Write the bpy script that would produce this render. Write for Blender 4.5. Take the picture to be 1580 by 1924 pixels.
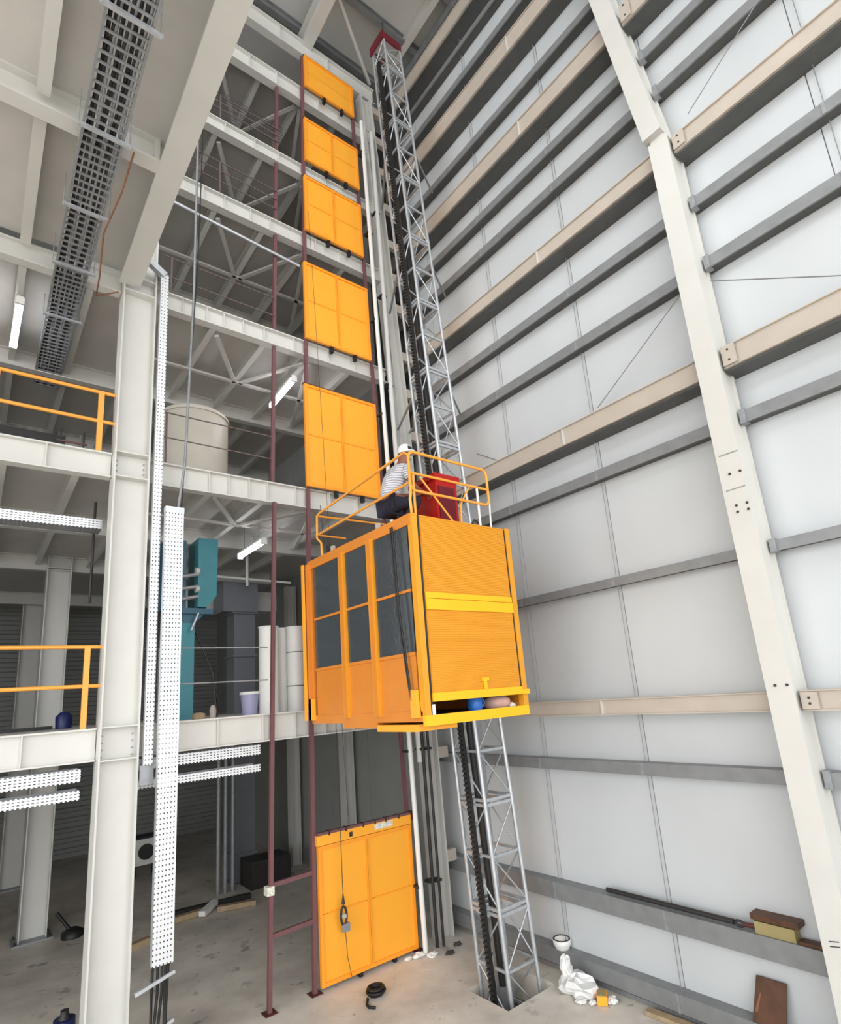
import bpy, math, random
from mathutils import Vector, Matrix
random.seed(7)
for o in list(bpy.data.objects): bpy.data.objects.remove(o)
SC = bpy.context.scene
COL = SC.collection

# ------------------------------------------------------------------ camera
F_PX, YAW, PITCH, ROLL, CY_OFF = 1056.208, 0.678533, 0.231702, -0.076311, 92.0
CAM_H = 4.2
cam = bpy.data.cameras.new('camera'); camo = bpy.data.objects.new('camera', cam); COL.objects.link(camo)
cam.sensor_fit = 'VERTICAL'; cam.sensor_height = 36.0; cam.sensor_width = 36.0*1580/1924
cam.lens = F_PX*36.0/1924; cam.shift_y = CY_OFF/1924; cam.clip_start = 0.05; cam.clip_end = 400
_f = Vector((math.sin(YAW)*math.cos(PITCH), math.cos(YAW)*math.cos(PITCH), math.sin(PITCH)))
_r = Vector((math.cos(YAW), -math.sin(YAW), 0)); _u = _r.cross(_f)
_r2 = math.cos(ROLL)*_r+math.sin(ROLL)*_u; _u2 = -math.sin(ROLL)*_r+math.cos(ROLL)*_u
camo.matrix_world = Matrix(((_r2.x, _u2.x, -_f.x, 0), (_r2.y, _u2.y, -_f.y, 0), (_r2.z, _u2.z, -_f.z, CAM_H), (0, 0, 0, 1)))
SC.camera = camo

# ------------------------------------------------------------------ light
w = bpy.data.worlds.new('overcast_sky'); SC.world = w; w.use_nodes = True
bg = w.node_tree.nodes['Background']; bg.inputs[0].default_value = (0.97, 0.985, 1.0, 1); bg.inputs[1].default_value = 2.75
SC.view_settings.view_transform = 'Standard'; SC.view_settings.look = 'None'
SC.view_settings.exposure = 0.3; SC.view_settings.gamma = 1.0; SC.view_settings.use_curve_mapping = False
HALL_Y0, HALL_X0, ROOF_Z = -7.0, -7.5, 19.75
pl = bpy.data.lights.new('open_front_portal', 'AREA'); pl.shape = 'RECTANGLE'; pl.size = 15.0; pl.size_y = 19.6
pl.cycles.is_portal = True
po = bpy.data.objects.new('open_front_portal', pl); COL.objects.link(po)
po.location = (0, HALL_Y0, 9.9); po.rotation_euler = (math.radians(90), 0, 0)

pl2 = pl.copy(); pl2.name = 'open_side_portal'; pl2.size = 15.8; pl2.size_y = 19.6
po2 = bpy.data.objects.new('open_side_portal', pl2); COL.objects.link(po2)
po2.location = (HALL_X0, .9, 9.9); po2.rotation_euler = (math.radians(90), 0, math.radians(-90))

# ------------------------------------------------------------------ materials
def lin(c):
    return tuple(((v/255)/12.92 if v/255 <= .04045 else ((v/255+.055)/1.055)**2.4) for v in c)
MATS = {}
def mat(name, col, rough=.5, metal=0., var=.06, scale=4., bump=0., bscale=60., emit=None, estr=0., spec=.5):
    if name in MATS: return MATS[name]
    m = bpy.data.materials.new(name); m.use_nodes = True; nt = m.node_tree; b = nt.nodes['Principled BSDF']
    c = lin(col)
    b.inputs['Roughness'].default_value = rough; b.inputs['Metallic'].default_value = metal
    b.inputs['Specular IOR Level'].default_value = spec
    tc = nt.nodes.new('ShaderNodeTexCoord'); nz = nt.nodes.new('ShaderNodeTexNoise')
    nz.inputs['Scale'].default_value = scale; nz.inputs['Detail'].default_value = 5
    nt.links.new(tc.outputs['Object'], nz.inputs['Vector'])
    rp = nt.nodes.new('ShaderNodeValToRGB'); e = rp.color_ramp.elements
    e[0].position = .3; e[1].position = .7
    e[0].color = tuple(max(0, v*(1-var)) for v in c)+(1,); e[1].color = tuple(min(1, v*(1+var)) for v in c)+(1,)
    nt.links.new(nz.outputs['Fac'], rp.inputs['Fac']); nt.links.new(rp.outputs['Color'], b.inputs['Base Color'])
    if bump:
        n2 = nt.nodes.new('ShaderNodeTexNoise'); n2.inputs['Scale'].default_value = bscale; n2.inputs['Detail'].default_value = 3
        nt.links.new(tc.outputs['Object'], n2.inputs['Vector'])
        bp = nt.nodes.new('ShaderNodeBump'); bp.inputs['Strength'].default_value = bump; bp.inputs['Distance'].default_value = .02
        nt.links.new(n2.outputs['Fac'], bp.inputs['Height']); nt.links.new(bp.outputs['Normal'], b.inputs['Normal'])
    if emit:
        b.inputs['Emission Color'].default_value = lin(emit)+(1,); b.inputs['Emission Strength'].default_value = estr
    MATS[name] = m; return m
CREAM = mat('cream_painted_steel', (207, 206, 201), .45, var=.03, scale=2)
TAN = mat('tan_primed_steel', (186, 176, 164), .5, var=.05, scale=3)
GIRTSHADE = mat('girt_underside_shade', (84, 84, 82), .5, .2, var=.1, scale=5)  # darker copy of the girt grey, paints shade under rails and girts
GIRT = mat('galvanised_girt', (134, 136, 137), .5, .25, var=.1, scale=5)
PANEL = mat('white_wall_panel', (197, 201, 203), .42, var=.025, scale=1.2)
DECK = mat('grey_deck_sheet', (198, 195, 190), .6, var=.05, scale=2)
DECKD = mat('dark_deck_sheet', (172, 168, 163), .6, var=.05, scale=2)
ROOFM = mat('roof_sheet', (205, 205, 202), .55, var=.04, scale=1.5)
BACKM = mat('grey_ribbed_sheet', (156, 158, 154), .6, var=.06, scale=1.5)
ORANGE = mat('orange_gate_paint', (255, 174, 50), .42, var=.025, scale=2)
ORANGED = mat('orange_gate_frame_paint', (250, 160, 42), .42, var=.03, scale=3)
YELLOW = mat('yellow_cage_paint', (224, 154, 38), .38, var=.03, scale=3)
YELLOWB = mat('bright_yellow_paint', (255, 188, 28), .38, var=.02, scale=3)
CAGEOR = mat('orange_cage_paint', (218, 134, 50), .4, var=.04, scale=3)
RAILY = mat('railing_orange_paint', (240, 164, 66), .4, var=.04, scale=6)
MAROON = mat('maroon_primer', (112, 74, 76), .55, var=.08, scale=6)
RAILD = mat('dull_rail_primer', (104, 88, 88), .55, var=.08, scale=6)
MAROOND = mat('dark_maroon_primer', (88, 46, 44), .55, var=.1, scale=6)
GALV = mat('galvanised_steel', (196, 200, 204), .38, .55, var=.1, scale=14)
GALVD = mat('dull_galvanised_steel', (150, 153, 156), .5, .4, var=.12, scale=14)
BLACK = mat('black_rubber', (24, 23, 23), .5, var=.2, scale=20)
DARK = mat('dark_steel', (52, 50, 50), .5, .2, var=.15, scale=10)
RED = mat('red_drive_paint', (176, 22, 16), .35, var=.06)
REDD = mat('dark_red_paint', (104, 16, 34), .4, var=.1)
TEAL = mat('teal_machine_paint', (52, 128, 140), .4, var=.05)
TEALD = mat('dark_teal_paint', (46, 92, 112), .45, var=.05)
DUCT = mat('grey_duct_sheet', (118, 121, 128), .45, .2, var=.05)
TANK = mat('beige_tank_paint', (196, 190, 178), .45, var=.04)
WHITE = mat('white_plastic', (232, 232, 228), .4, var=.03)
LAV = mat('lavender_plastic', (160, 160, 192), .45, var=.04)
BLUE = mat('blue_plastic', (26, 38, 92), .4, var=.1)
BLUEL = mat('light_blue_plastic', (50, 120, 210), .4, var=.1)
WOOD = mat('raw_timber', (168, 146, 116), .7, var=.15, scale=9)
BROWN = mat('brown_rusty_plate', (84, 52, 30), .55, var=.35, scale=7)
YELBOX = mat('pale_yellow_box', (158, 144, 98), .7, var=.08)
SKIN = mat('skin', (138, 84, 66), .55, var=.08, scale=14)
NAVY = mat('navy_cloth', (30, 30, 46), .85, var=.2, scale=20)
BAG = mat('crumpled_plastic', (226, 226, 224), .35, var=.06, scale=8)
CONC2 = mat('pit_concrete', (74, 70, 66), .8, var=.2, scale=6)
TUBE = mat('fluorescent_tube', (255, 255, 255), .4, emit=(250, 250, 255), estr=14.0)
SCAN = mat('worn_sticker', (225, 222, 205), .6, var=.45, scale=45)
COPPER = mat('rusty_orange_cable', (132, 92, 64), .6, var=.2, scale=10)

def concrete():
    m = bpy.data.materials.new('stained_concrete'); m.use_nodes = True; nt = m.node_tree; b = nt.nodes['Principled BSDF']
    tc = nt.nodes.new('ShaderNodeTexCoord')
    n1 = nt.nodes.new('ShaderNodeTexNoise'); n1.inputs['Scale'].default_value = .9; n1.inputs['Detail'].default_value = 8; n1.inputs['Roughness'].default_value = .62
    r1 = nt.nodes.new('ShaderNodeValToRGB'); e = r1.color_ramp.elements
    e[0].position = .3; e[0].color = lin((182, 175, 166))+(1,); e[1].position = .66; e[1].color = lin((228, 221, 210))+(1,)
    n2 = nt.nodes.new('ShaderNodeTexNoise'); n2.inputs['Scale'].default_value = 3.4; n2.inputs['Detail'].default_value = 6
    r2 = nt.nodes.new('ShaderNodeValToRGB'); e = r2.color_ramp.elements
    e[0].position = .27; e[0].color = (.38, .37, .36, 1); e[1].position = .37; e[1].color = (1, 1, 1, 1)
    mx = nt.nodes.new('ShaderNodeMixRGB'); mx.blend_type = 'MULTIPLY'; mx.inputs[0].default_value = .8
    for n in (n1, n2): nt.links.new(tc.outputs['Object'], n.inputs['Vector'])
    nt.links.new(n1.outputs['Fac'], r1.inputs['Fac']); nt.links.new(n2.outputs['Fac'], r2.inputs['Fac'])
    nt.links.new(r1.outputs['Color'], mx.inputs[1]); nt.links.new(r2.outputs['Color'], mx.inputs[2])
    n3 = nt.nodes.new('ShaderNodeTexNoise'); n3.inputs['Scale'].default_value = 9; n3.inputs['Detail'].default_value = 3
    r3 = nt.nodes.new('ShaderNodeValToRGB'); e = r3.color_ramp.elements
    e[0].position = .25; e[0].color = (.3, .29, .28, 1); e[1].position = .31; e[1].color = (1, 1, 1, 1)
    mx3 = nt.nodes.new('ShaderNodeMixRGB'); mx3.blend_type = 'MULTIPLY'; mx3.inputs[0].default_value = .85
    nt.links.new(tc.outputs['Object'], n3.inputs['Vector']); nt.links.new(n3.outputs['Fac'], r3.inputs['Fac'])
    nt.links.new(mx.outputs['Color'], mx3.inputs[1]); nt.links.new(r3.outputs['Color'], mx3.inputs[2])
    nt.links.new(mx3.outputs['Color'], b.inputs['Base Color']); b.inputs['Roughness'].default_value = .5
    bp = nt.nodes.new('ShaderNodeBump'); bp.inputs['Strength'].default_value = .15
    nt.links.new(n2.outputs['Fac'], bp.inputs['Height']); nt.links.new(bp.outputs['Normal'], b.inputs['Normal'])
    return m
CONC = concrete()

def perforated(name, col, axes, pu, pv, fu, fv):
    """sheet with real see-through slots: axes = two of 'XYZ' spanning the sheet"""
    m = bpy.data.materials.new(name); m.use_nodes = True; nt = m.node_tree; b = nt.nodes['Principled BSDF']
    out = nt.nodes['Material Output']
    b.inputs['Base Color'].default_value = lin(col)+(1,); b.inputs['Metallic'].default_value = .35; b.inputs['Roughness'].default_value = .42
    tc = nt.nodes.new('ShaderNodeTexCoord'); sp = nt.nodes.new('ShaderNodeSeparateXYZ'); nt.links.new(tc.outputs['Object'], sp.inputs[0])
    masks = []
    for ax, p, fr in ((axes[0], pu, fu), (axes[1], pv, fv)):
        d = nt.nodes.new('ShaderNodeMath'); d.operation = 'DIVIDE'; d.inputs[1].default_value = p
        fnode = nt.nodes.new('ShaderNodeMath'); fnode.operation = 'FLOORED_MODULO'; fnode.inputs[1].default_value = 1.0
        l = nt.nodes.new('ShaderNodeMath'); l.operation = 'LESS_THAN'; l.inputs[1].default_value = fr
        nt.links.new(sp.outputs[ax], d.inputs[0]); nt.links.new(d.outputs[0], fnode.inputs[0]); nt.links.new(fnode.outputs[0], l.inputs[0]); masks.append(l)
    mu = nt.nodes.new('ShaderNodeMath'); mu.operation = 'MULTIPLY'
    nt.links.new(masks[0].outputs[0], mu.inputs[0]); nt.links.new(masks[1].outputs[0], mu.inputs[1])
    tr = nt.nodes.new('ShaderNodeBsdfTransparent'); ms = nt.nodes.new('ShaderNodeMixShader')
    nt.links.new(mu.outputs[0], ms.inputs[0]); nt.links.new(b.outputs[0], ms.inputs[1]); nt.links.new(tr.outputs[0], ms.inputs[2])
    nt.links.new(ms.outputs[0], out.inputs[0]); return m
PERF_XZ = perforated('perforated_tray_upright', (226, 229, 232), 'XZ', .042, .062, .36, .3)
PERF_LY = perforated('perforated_tray_level', (226, 229, 232), 'XZ', .05, .036, .55, .35)
PERF_FLAT = perforated('perforated_tray_floor', (170, 172, 174), 'XY', .05, .036, .6, .4)

def glass_mat():
    m = bpy.data.materials.new('dark_textured_glass'); m.use_nodes = True; nt = m.node_tree; b = nt.nodes['Principled BSDF']
    b.inputs['Base Color'].default_value = (.10, .115, .125, 1); b.inputs['Roughness'].default_value = .07
    b.inputs['Transmission Weight'].default_value = .4; b.inputs['IOR'].default_value = 1.45
    tc = nt.nodes.new('ShaderNodeTexCoord'); n = nt.nodes.new('ShaderNodeTexNoise'); n.inputs['Scale'].default_value = 22
    nt.links.new(tc.outputs['Object'], n.inputs['Vector']); bp = nt.nodes.new('ShaderNodeBump'); bp.inputs['Strength'].default_value = .12; bp.inputs['Distance'].default_value = .02
    nt.links.new(n.outputs['Fac'], bp.inputs['Height']); nt.links.new(bp.outputs['Normal'], b.inputs['Normal']); return m
GLASS = glass_mat()

def stripe_mat():
    m = bpy.data.materials.new('striped_shirt_cloth'); m.use_nodes = True; nt = m.node_tree; b = nt.nodes['Principled BSDF']
    tc = nt.nodes.new('ShaderNodeTexCoord'); wv = nt.nodes.new('ShaderNodeTexWave'); wv.bands_direction = 'Z'; wv.inputs['Scale'].default_value = 9; wv.inputs['Distortion'].default_value = 1.2
    nt.links.new(tc.outputs['Object'], wv.inputs['Vector']); rp = nt.nodes.new('ShaderNodeValToRGB'); e = rp.color_ramp.elements
    e[0].position = .22; e[0].color = lin((142, 142, 152))+(1,); e[1].position = .4; e[1].color = lin((206, 206, 212))+(1,)
    nt.links.new(wv.outputs['Fac'], rp.inputs['Fac']); nt.links.new(rp.outputs['Color'], b.inputs['Base Color']); b.inputs['Roughness'].default_value = .85
    return m
SHIRT = stripe_mat()

# ------------------------------------------------------------------ mesh helpers
ORG = {}
class MB:
    def __init__(s): s.v = []; s.f = []; s.sm = []
    def add(s, vs, fs, smooth=False):
        n = len(s.v); s.v += [tuple(p) for p in vs]; s.f += [tuple(i+n for i in q) for q in fs]; s.sm += [smooth]*len(fs); return s
    def box(s, x0, x1, y0, y1, z0, z1):
        return s.add([(x, y, z) for z in (z0, z1) for y in (y0, y1) for x in (x0, x1)],
                     [(0, 2, 3, 1), (4, 5, 7, 6), (0, 1, 5, 4), (2, 6, 7, 3), (0, 4, 6, 2), (1, 3, 7, 5)])
    def bar(s, p, q, a, b, up=(0, 0, 1)):
        """box from p to q, a wide (sideways), b deep (along up)"""
        p, q = Vector(p), Vector(q); d = (q-p).normalized(); u = Vector(up)
        if abs(d.dot(u)) > .98: u = Vector((0, 1, 0))
        side = d.cross(u).normalized(); u = side.cross(d).normalized()
        vs = [c+side*(i*a/2)+u*(j*b/2) for c in (p, q) for j in (-1, 1) for i in (-1, 1)]
        return s.add(vs, [(0, 1, 3, 2), (4, 6, 7, 5), (0, 4, 5, 1), (2, 3, 7, 6), (0, 2, 6, 4), (1, 5, 7, 3)])
    def tube(s, pts, r, n=8, r2=None, cap=True):
        pts = [Vector(p) for p in pts]; m = len(pts); rings = []; prev = None
        for i, p in enumerate(pts):
            d = ((pts[min(i+1, m-1)]-pts[max(i-1, 0)])).normalized()
            if prev is None:
                a = Vector((0, 0, 1)) if abs(d.z) < .9 else Vector((1, 0, 0)); side = d.cross(a).normalized()
            else:
                side = (prev-d*prev.dot(d)).normalized()
            prev = side; u = d.cross(side)
            rr = r if r2 is None else r+(r2-r)*i/(m-1)
            rings.append([p+side*(rr*math.cos(2*math.pi*k/n))+u*(rr*math.sin(2*math.pi*k/n)) for k in range(n)])
        vs = [v for g in rings for v in g]; fs = []
        for i in range(m-1):
            for k in range(n):
                fs.append((i*n+k, i*n+(k+1) % n, (i+1)*n+(k+1) % n, (i+1)*n+k))
        s.add(vs, fs, n > 4)
        if cap:
            s.add(rings[0], [tuple(range(n-1, -1, -1))]); s.add(rings[-1], [tuple(range(n))])
        return s
    def lathe(s, c, prof, n=20, axis='Z'):
        vs = []; m = len(prof)
        for r, h in prof:
            for k in range(n):
                a = 2*math.pi*k/n; q = (r*math.cos(a), r*math.sin(a), h)
                if axis == 'Y': q = (q[0], q[2], q[1])
                if axis == 'X': q = (q[2], q[0], q[1])
                vs.append((c[0]+q[0], c[1]+q[1], c[2]+q[2]))
        fs = [(i*n+k, i*n+(k+1) % n, (i+1)*n+(k+1) % n, (i+1)*n+k) for i in range(m-1) for k in range(n)]
        s.add(vs, fs, True); s.add(vs[:n], [tuple(range(n-1, -1, -1))]); s.add(vs[-n:], [tuple(range(n))]); return s
    def ibeam(s, p, q, dep, wid, tw=.015, tf=.02, up=(0, 0, 1)):
        p, q = Vector(p), Vector(q); d = (q-p).normalized(); u = Vector(up)
        side = d.cross(u).normalized(); u = side.cross(d).normalized()
        s.bar(p, q, tw, dep-2*tf, u)
        for g in (-1, 1):
            o = u*(g*(dep/2-tf/2)); s.bar(p+o, q+o, wid, tf, u)
        return s
    def extrude(s, prof, p0, p1, close=False):
        """profile = list of (point) 3-vectors offsets, swept p0->p1"""
        a = [Vector(p0)+Vector(o) for o in prof]; b = [Vector(p1)+Vector(o) for o in prof]; n = len(prof)
        fs = [(i, i+1, n+i+1, n+i) for i in range(n-1)]
        return s.add(a+b, fs)
    def build(s, name, m, parent=None):
        me = bpy.data.meshes.new(name)
        if parent is not None: o = ORG[parent.name]
        else:
            xs, ys, zs = zip(*s.v); o = ((min(xs)+max(xs))/2, (min(ys)+max(ys))/2, min(zs))
        me.from_pydata([(x-o[0], y-o[1], z-o[2]) for x, y, z in s.v], [], s.f)
        me.polygons.foreach_set('use_smooth', s.sm); me.update()
        me.materials.append(m)
        ob = bpy.data.objects.new(name, me); COL.objects.link(ob)
        if parent is not None: ob.parent = parent
        else: ob.location = o
        ORG[ob.name] = o; return ob
def tag(o, label, cat, group=None):
    o['label'] = label; o['category'] = cat
    if group: o['group'] = group
    return o
def thing(name, loc, label, cat, group=None):
    o = bpy.data.objects.new(name, None); COL.objects.link(o); o.location = loc; o.empty_display_size = .2; ORG[o.name] = tuple(loc)
    return tag(o, label, cat, group)
def struct(o, label=None):
    o['kind'] = 'structure'
    if label: o['label'] = label
    return o
ORD = ['first', 'second', 'third', 'fourth', 'fifth', 'sixth', 'seventh', 'eighth', 'ninth', 'tenth', 'eleventh', 'twelfth', 'thirteenth', 'fourteenth']

# ================================================================== structure
PX0, PX1, PY0, PY1 = 6.02, 6.98, 6.33, 7.15
fl = MB()
fl.box(-30, PX0, -40, 23, -.5, 0); fl.box(PX1, 7.6, -40, 23, -.5, 0); fl.box(PX0, PX1, -40, PY0, -.5, 0); fl.box(PX0, PX1, PY1, 23, -.5, 0)
floor = struct(fl.build('floor', CONC), 'stained grey concrete ground floor with square mast pit')
MB().box(PX0, PX1, PY0, PY1, -.5, -.42).build('pit_base', CONC2, floor)  # pit floor coloured darker to deepen the shade inside

# right wall: insulated panels, each its own part
WX = 7.5
wr = struct(MB().box(WX+.045, WX+.12, HALL_Y0, 23, 0, 20.6).build('wall_right', PANEL), 'tall white panel wall behind the hoist mast')
seams = [-7.0, -6.2, -4.4, -2.6, -.8, 1.0, 2.8, 4.6, 6.4, 8.2, 9.2, 10.0, 11.8, 13.6, 15.4, 17.2, 19, 20.8, 23]
for a, b in zip(seams, seams[1:]):
    MB().box(WX, WX+.045, a+.006, b-.006, 0, 20.6).build('panel', PANEL if a < 9 else BACKM, wr)
# back wall, horizontally ribbed
def ribbed(name, x0, x1, y, z0, z1, pitch, depth, m, parent):
    mb = MB(); prof = []; z = z0
    while z < z1:
        for dz, dy in ((0, 0), (.45, 0), (.55, -depth), (.9, -depth)):
            prof.append((0, dy, z+dz*pitch))
        z += pitch
    mb.extrude(prof, (x0, y, 0), (x1, y, 0)); return mb.build(name, m, parent)
wb = struct(MB().box(HALL_X0, 7.6, 22.45, 22.6, 0, 20).build('wall_back', BACKM), 'dark grey ribbed wall at the far end')
ribbed('ribbed_sheet', HALL_X0, 7.5, 22.44, 0, 11.2, .3, .06, BACKM, wb)
struct(MB().box(HALL_X0-.15, HALL_X0, 8.9, 22.6, 0, 20).build('wall_left_added', BACKM), 'grey sheet wall added out of view to keep the inside rooms dark')  # unseen wall added to keep light out of the rooms behind the gates
# roof
roof = struct(MB().box(HALL_X0, 7.6, HALL_Y0, 22.6, ROOF_Z, ROOF_Z+.1).build('ceiling', ROOFM), 'grey sheet roof underside above the hall')
for y in (2.0, 3.5, 5.0, 6.45, 7.75, 8.95, 10.4):
    MB().ibeam((HALL_X0, y, ROOF_Z-.12), (7.45, y, ROOF_Z-.12), .22, .12, .02, .02).build('purlin', GIRT, roof)
for x in (-2, 1.2):
    MB().ibeam((x, HALL_Y0, 19.2), (x, 8.9, 19.2), .5, .24).build('rafter', CREAM, roof)
rb = tag(MB().ibeam((4.88, 9.0, 19.2), (4.55, HALL_Y0, 19.2), .52, .24, .02, .025).build('roof_beam', CREAM), 'cream roof beam running overhead above the topmost orange gate', 'beam')
tag(MB().ibeam((7.0, 9, 19.6), (7.0, HALL_Y0, 19.6), .26, .14).build('eave_beam', CREAM), 'cream eave beam along the top of the white wall', 'beam')
tag(MB().tube([(6.62, 8.8, 19.2), (5.1, 7.7, 19.25), (2.2, 5.6, 19.3)], .045).build('roof_brace', CREAM), 'thin grey diagonal roof brace meeting the corner column', 'brace')

# floors behind the facade --------------------------------------------------
FY = 8.82            # web plane of the facade beams
LV = [(3.66, 4.08), (7.62, 8.0), (10.76, 11.08), (13.3, 13.62), (15.1, 15.38), (17.17, 17.55)]
fl_names = ['first upper', 'second upper', 'third upper', 'fourth upper', 'fifth upper', 'topmost']
for i, (z0, z1) in enumerate(LV):
    x0 = HALL_X0 if i < 3 else 1.0
    x1 = 6.55
    yb = 22.4 if i < 2 else 15.2
    s = struct(MB().box(x0, x1 if i > 1 else 7.4, FY+.02, yb, z1-.1, z1-.005).build('floor', DECK if i < 3 else DECKD), 'steel deck of the %s floor behind the gates' % fl_names[i])
    zb = z1-.1
    jd = .22 if i < 4 else .16
    for x in ([-3.6, -1.8] if i < 3 else [])+[1.95, 2.85, 3.78, 4.7, 5.62]+([.08, .95] if i < 3 else []):
        MB().ibeam((x, FY+.1, zb-jd/2), (x, 15 if i else 14.9, zb-jd/2), jd, .1, .012, .016).build('joist', CREAM, s)
    gd = .34 if i < 3 else .2
    for y in (11.7, 15.0)+((19.6,) if i < 2 else ()):
        MB().ibeam((x0, y, zb-gd/2), (6.5, y, zb-gd/2), gd, .16, .014, .02).build('girder', CREAM, s)
    zbr = zb-jd-.03
    for (xa, ya), (xb, yb2) in (((2.95, 9.0), (3.75, 10.3)), ((3.85, 10.3), (4.65, 9.0)), ((1.9, 10.3), (5.6, 10.3)), ((4.75, 9.0), (5.6, 11.5))):
        if i == 0: continue
        MB().bar((xa, ya, zbr), (xb, yb2, zbr), .075, .04).build('brace', DECK, s)
# low deck that comes out over the left of the hall (third floor level)
s = struct(MB().box(HALL_X0, 1.62, HALL_Y0, FY-.05, 11.2, 11.32).build('floor', DECK), 'cream deck soffit overhead on the left')
for x in (.08, -1.75, -3.6):
    for a, b in ((-2.2, 1.7), (1.9, 3.4), (3.6, 6.15), (6.35, 8.7)):
        MB().ibeam((x, a, 11.1), (x, b, 11.1), .2, .13, .014, .018).build('joist', CREAM, s)
for n, y in enumerate((6.25, 3.5, 1.8)):
    b = thing('cross_beam', (0, y, 10.86), 'cream cross beam under the left deck, ' + ['nearest the tall column', 'above the nearest tray hanger', 'almost overhead'][n], 'beam', 'cross beams under the left deck')
    MB().ibeam((HALL_X0, y, 11.03), (1.3, y, 11.03), .34, .2, .016, .022).build('profile', CREAM, b)
    MB().box(1.24, 1.3, y-.09, y+.09, 10.88, 11.18).build('end_plate', CREAM, b)
yb_ = thing('deck_edge_beam', (1.45, 1, 10.85), 'wide cream beam overhead running from tall column towards the viewer', 'beam')
MB().ibeam((1.45, HALL_Y0, 11.07), (1.45, 8.62, 11.07), .44, .3, .02, .03).build('profile', CREAM, yb_)
for y in (1.8, 3.5, 6.25): MB().box(1.31, 1.59, y-.012, y+.012, 10.88, 11.26).build('stiffener', CREAM, yb_)

# facade edge beams --------------------------------------------------------
def facade_beam(z0, z1, xa, xb, label, stiff, grp='facade floor beams', fw=.16):
    b = thing('floor_beam', ((xa+xb)/2, FY, z0), label, 'beam', grp)
    MB().ibeam((xa, FY, (z0+z1)/2), (xb, FY, (z0+z1)/2), z1-z0, fw, .02, .022).build('profile', CREAM, b)
    for x in stiff:
        MB().box(x-.008, x+.008, FY-fw/2+.012, FY-.01, z0+.022, z1-.022).build('stiffener', CREAM, b)
    return b
lname = ['first', 'second', 'third', 'fourth', 'fifth', 'sixth']
for i, (z0, z1) in enumerate(LV):
    st = [[2.95, 3.65, 4.2, 4.75, 5.3], [2.4, 2.78, 3.1, 3.45, 3.78, 4.3, 5.0, 5.6, 6.1], [2.3, 2.7, 3.0, 3.35, 3.75, 4.35, 5.1, 5.7], [2.6, 3.0, 3.5, 3.9, 4.9, 5.5], [3.0, 3.6, 4.1, 5.2], [3.5, 4.1, 5.1]][i]
    facade_beam(z0, z1, 1.86 if i < 3 else 1.4, 6.5, 'cream floor beam behind the orange gates, %s up from the ground' % lname[i], st)
    if i < 3:
        facade_beam(z0, z1, HALL_X0, 1.36, 'cream floor beam left of tall column, %s up from the ground' % lname[i], [.55, -.4, -1.6], 'floor beams left of the column')
    # little black lugs under the gates
tb = facade_beam(18.55, 19.0, 1.4, 6.7, 'cream top beam under the roof above the topmost gate', [3.0, 4.2, 5.4], None)

# ------------------------------------------------------------------ tall columns
def hcol(name, x0, x1, y0, y1, z0, z1, label, plates=(), grp=None, m=None, base=False, tf=.022):
    m = m or CREAM
    c = thing(name, ((x0+x1)/2, (y0+y1)/2, z0), label, 'column', grp)
    MB().box(x0+tf, x1-tf, (y0+y1)/2-.01, (y0+y1)/2+.01, z0, z1).build('web', m, c)
    MB().box(x0, x0+tf, y0, y1, z0, z1).build('flange', m, c); MB().box(x1-tf, x1, y0, y1, z0, z1).build('flange', m, c)
    for z in plates:
        MB().box(x0+tf, x1-tf, y0+.01, (y0+y1)/2-.01, z-.01, z+.01).build('stiffener', m, c)
    if base:
        MB().box(x0-.1, x1+.1, y0-.1, y1+.1, z0, z0+.03).build('base_plate', GALVD, c)
        for ax in (x0-.05, x1+.05):
            for ay in (y0-.05, y1+.05): MB().lathe((ax, ay, z0+.03), [(.02, 0), (.02, .05)], 6).build('anchor_bolt', DARK, c)
    return c
c = hcol('steel_column', 1.37, 1.85, 8.6, 8.92, 0, 18.5, 'tall cream H-section column beside the perforated trays', (4.08, 3.66, 8.0, 7.62, 11.05, 10.78), base=True)
for z in (3.7, 3.79, 3.88, 3.97, 7.66, 7.74, 7.82, 7.9):
    for x in (1.425, 1.79):
        MB().lathe((x, 8.755-.012, z), [(.012, -.012), (.012, .012)], 6, 'Y').build('bolt', GALVD, c)
hcol('steel_column', 1.14, 1.62, 14.85, 15.2, 0, 11, 'pale column inside the building behind the orange railings', (4.08, 3.66, 8, 7.62), 'columns inside the building', base=True)
hcol('steel_column', 1.0, 1.5, 19.7, 20.05, 0, 8, 'dim column farthest back at the left edge', (), 'columns inside the building', base=True)
for y, lb in ((15.3, 'dim column on the wall seen between the two maroon posts'), (12.4, 'dim column on the wall seen right of the gate post below the cage')):
    hcol('steel_column', 7.12, 7.38, y-.13, y+.13, 0, 7.6, lb, (), 'columns inside the building')
# right-hand wall column with its knee
rc = thing('wall_column', (7.2, 2.55, 0), 'broad cream column standing against the white wall, bent at a knee', 'column')
def colseg(y0, z0, y1, z1, dep0=.42, w=.27):
    mb = MB(); X0, X1 = 7.0, 7.4; t = .025
    def prism(xa, xb, ya, yb):
        mb.add([(x, (y0 if z == z0 else y1)+y, z) for z in (z0, z1) for y in (ya, yb) for x in (xa, xb)], [(0, 2, 3, 1), (4, 5, 7, 6), (0, 1, 5, 4), (2, 6, 7, 3), (0, 4, 6, 2), (1, 3, 7, 5)])
    prism(X0, X0+t, -w/2, w/2); prism(X1-t, X1, -w/2, w/2); prism(X0+t, X1-t, -w/2+.03, -w/2+.05)
    return mb
colseg(2.56, 0, 2.64, 11.55).build('lower_shaft', CREAM, rc)
colseg(2.70, 11.75, 3.62, 19.7).build('upper_shaft', CREAM, rc)
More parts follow.
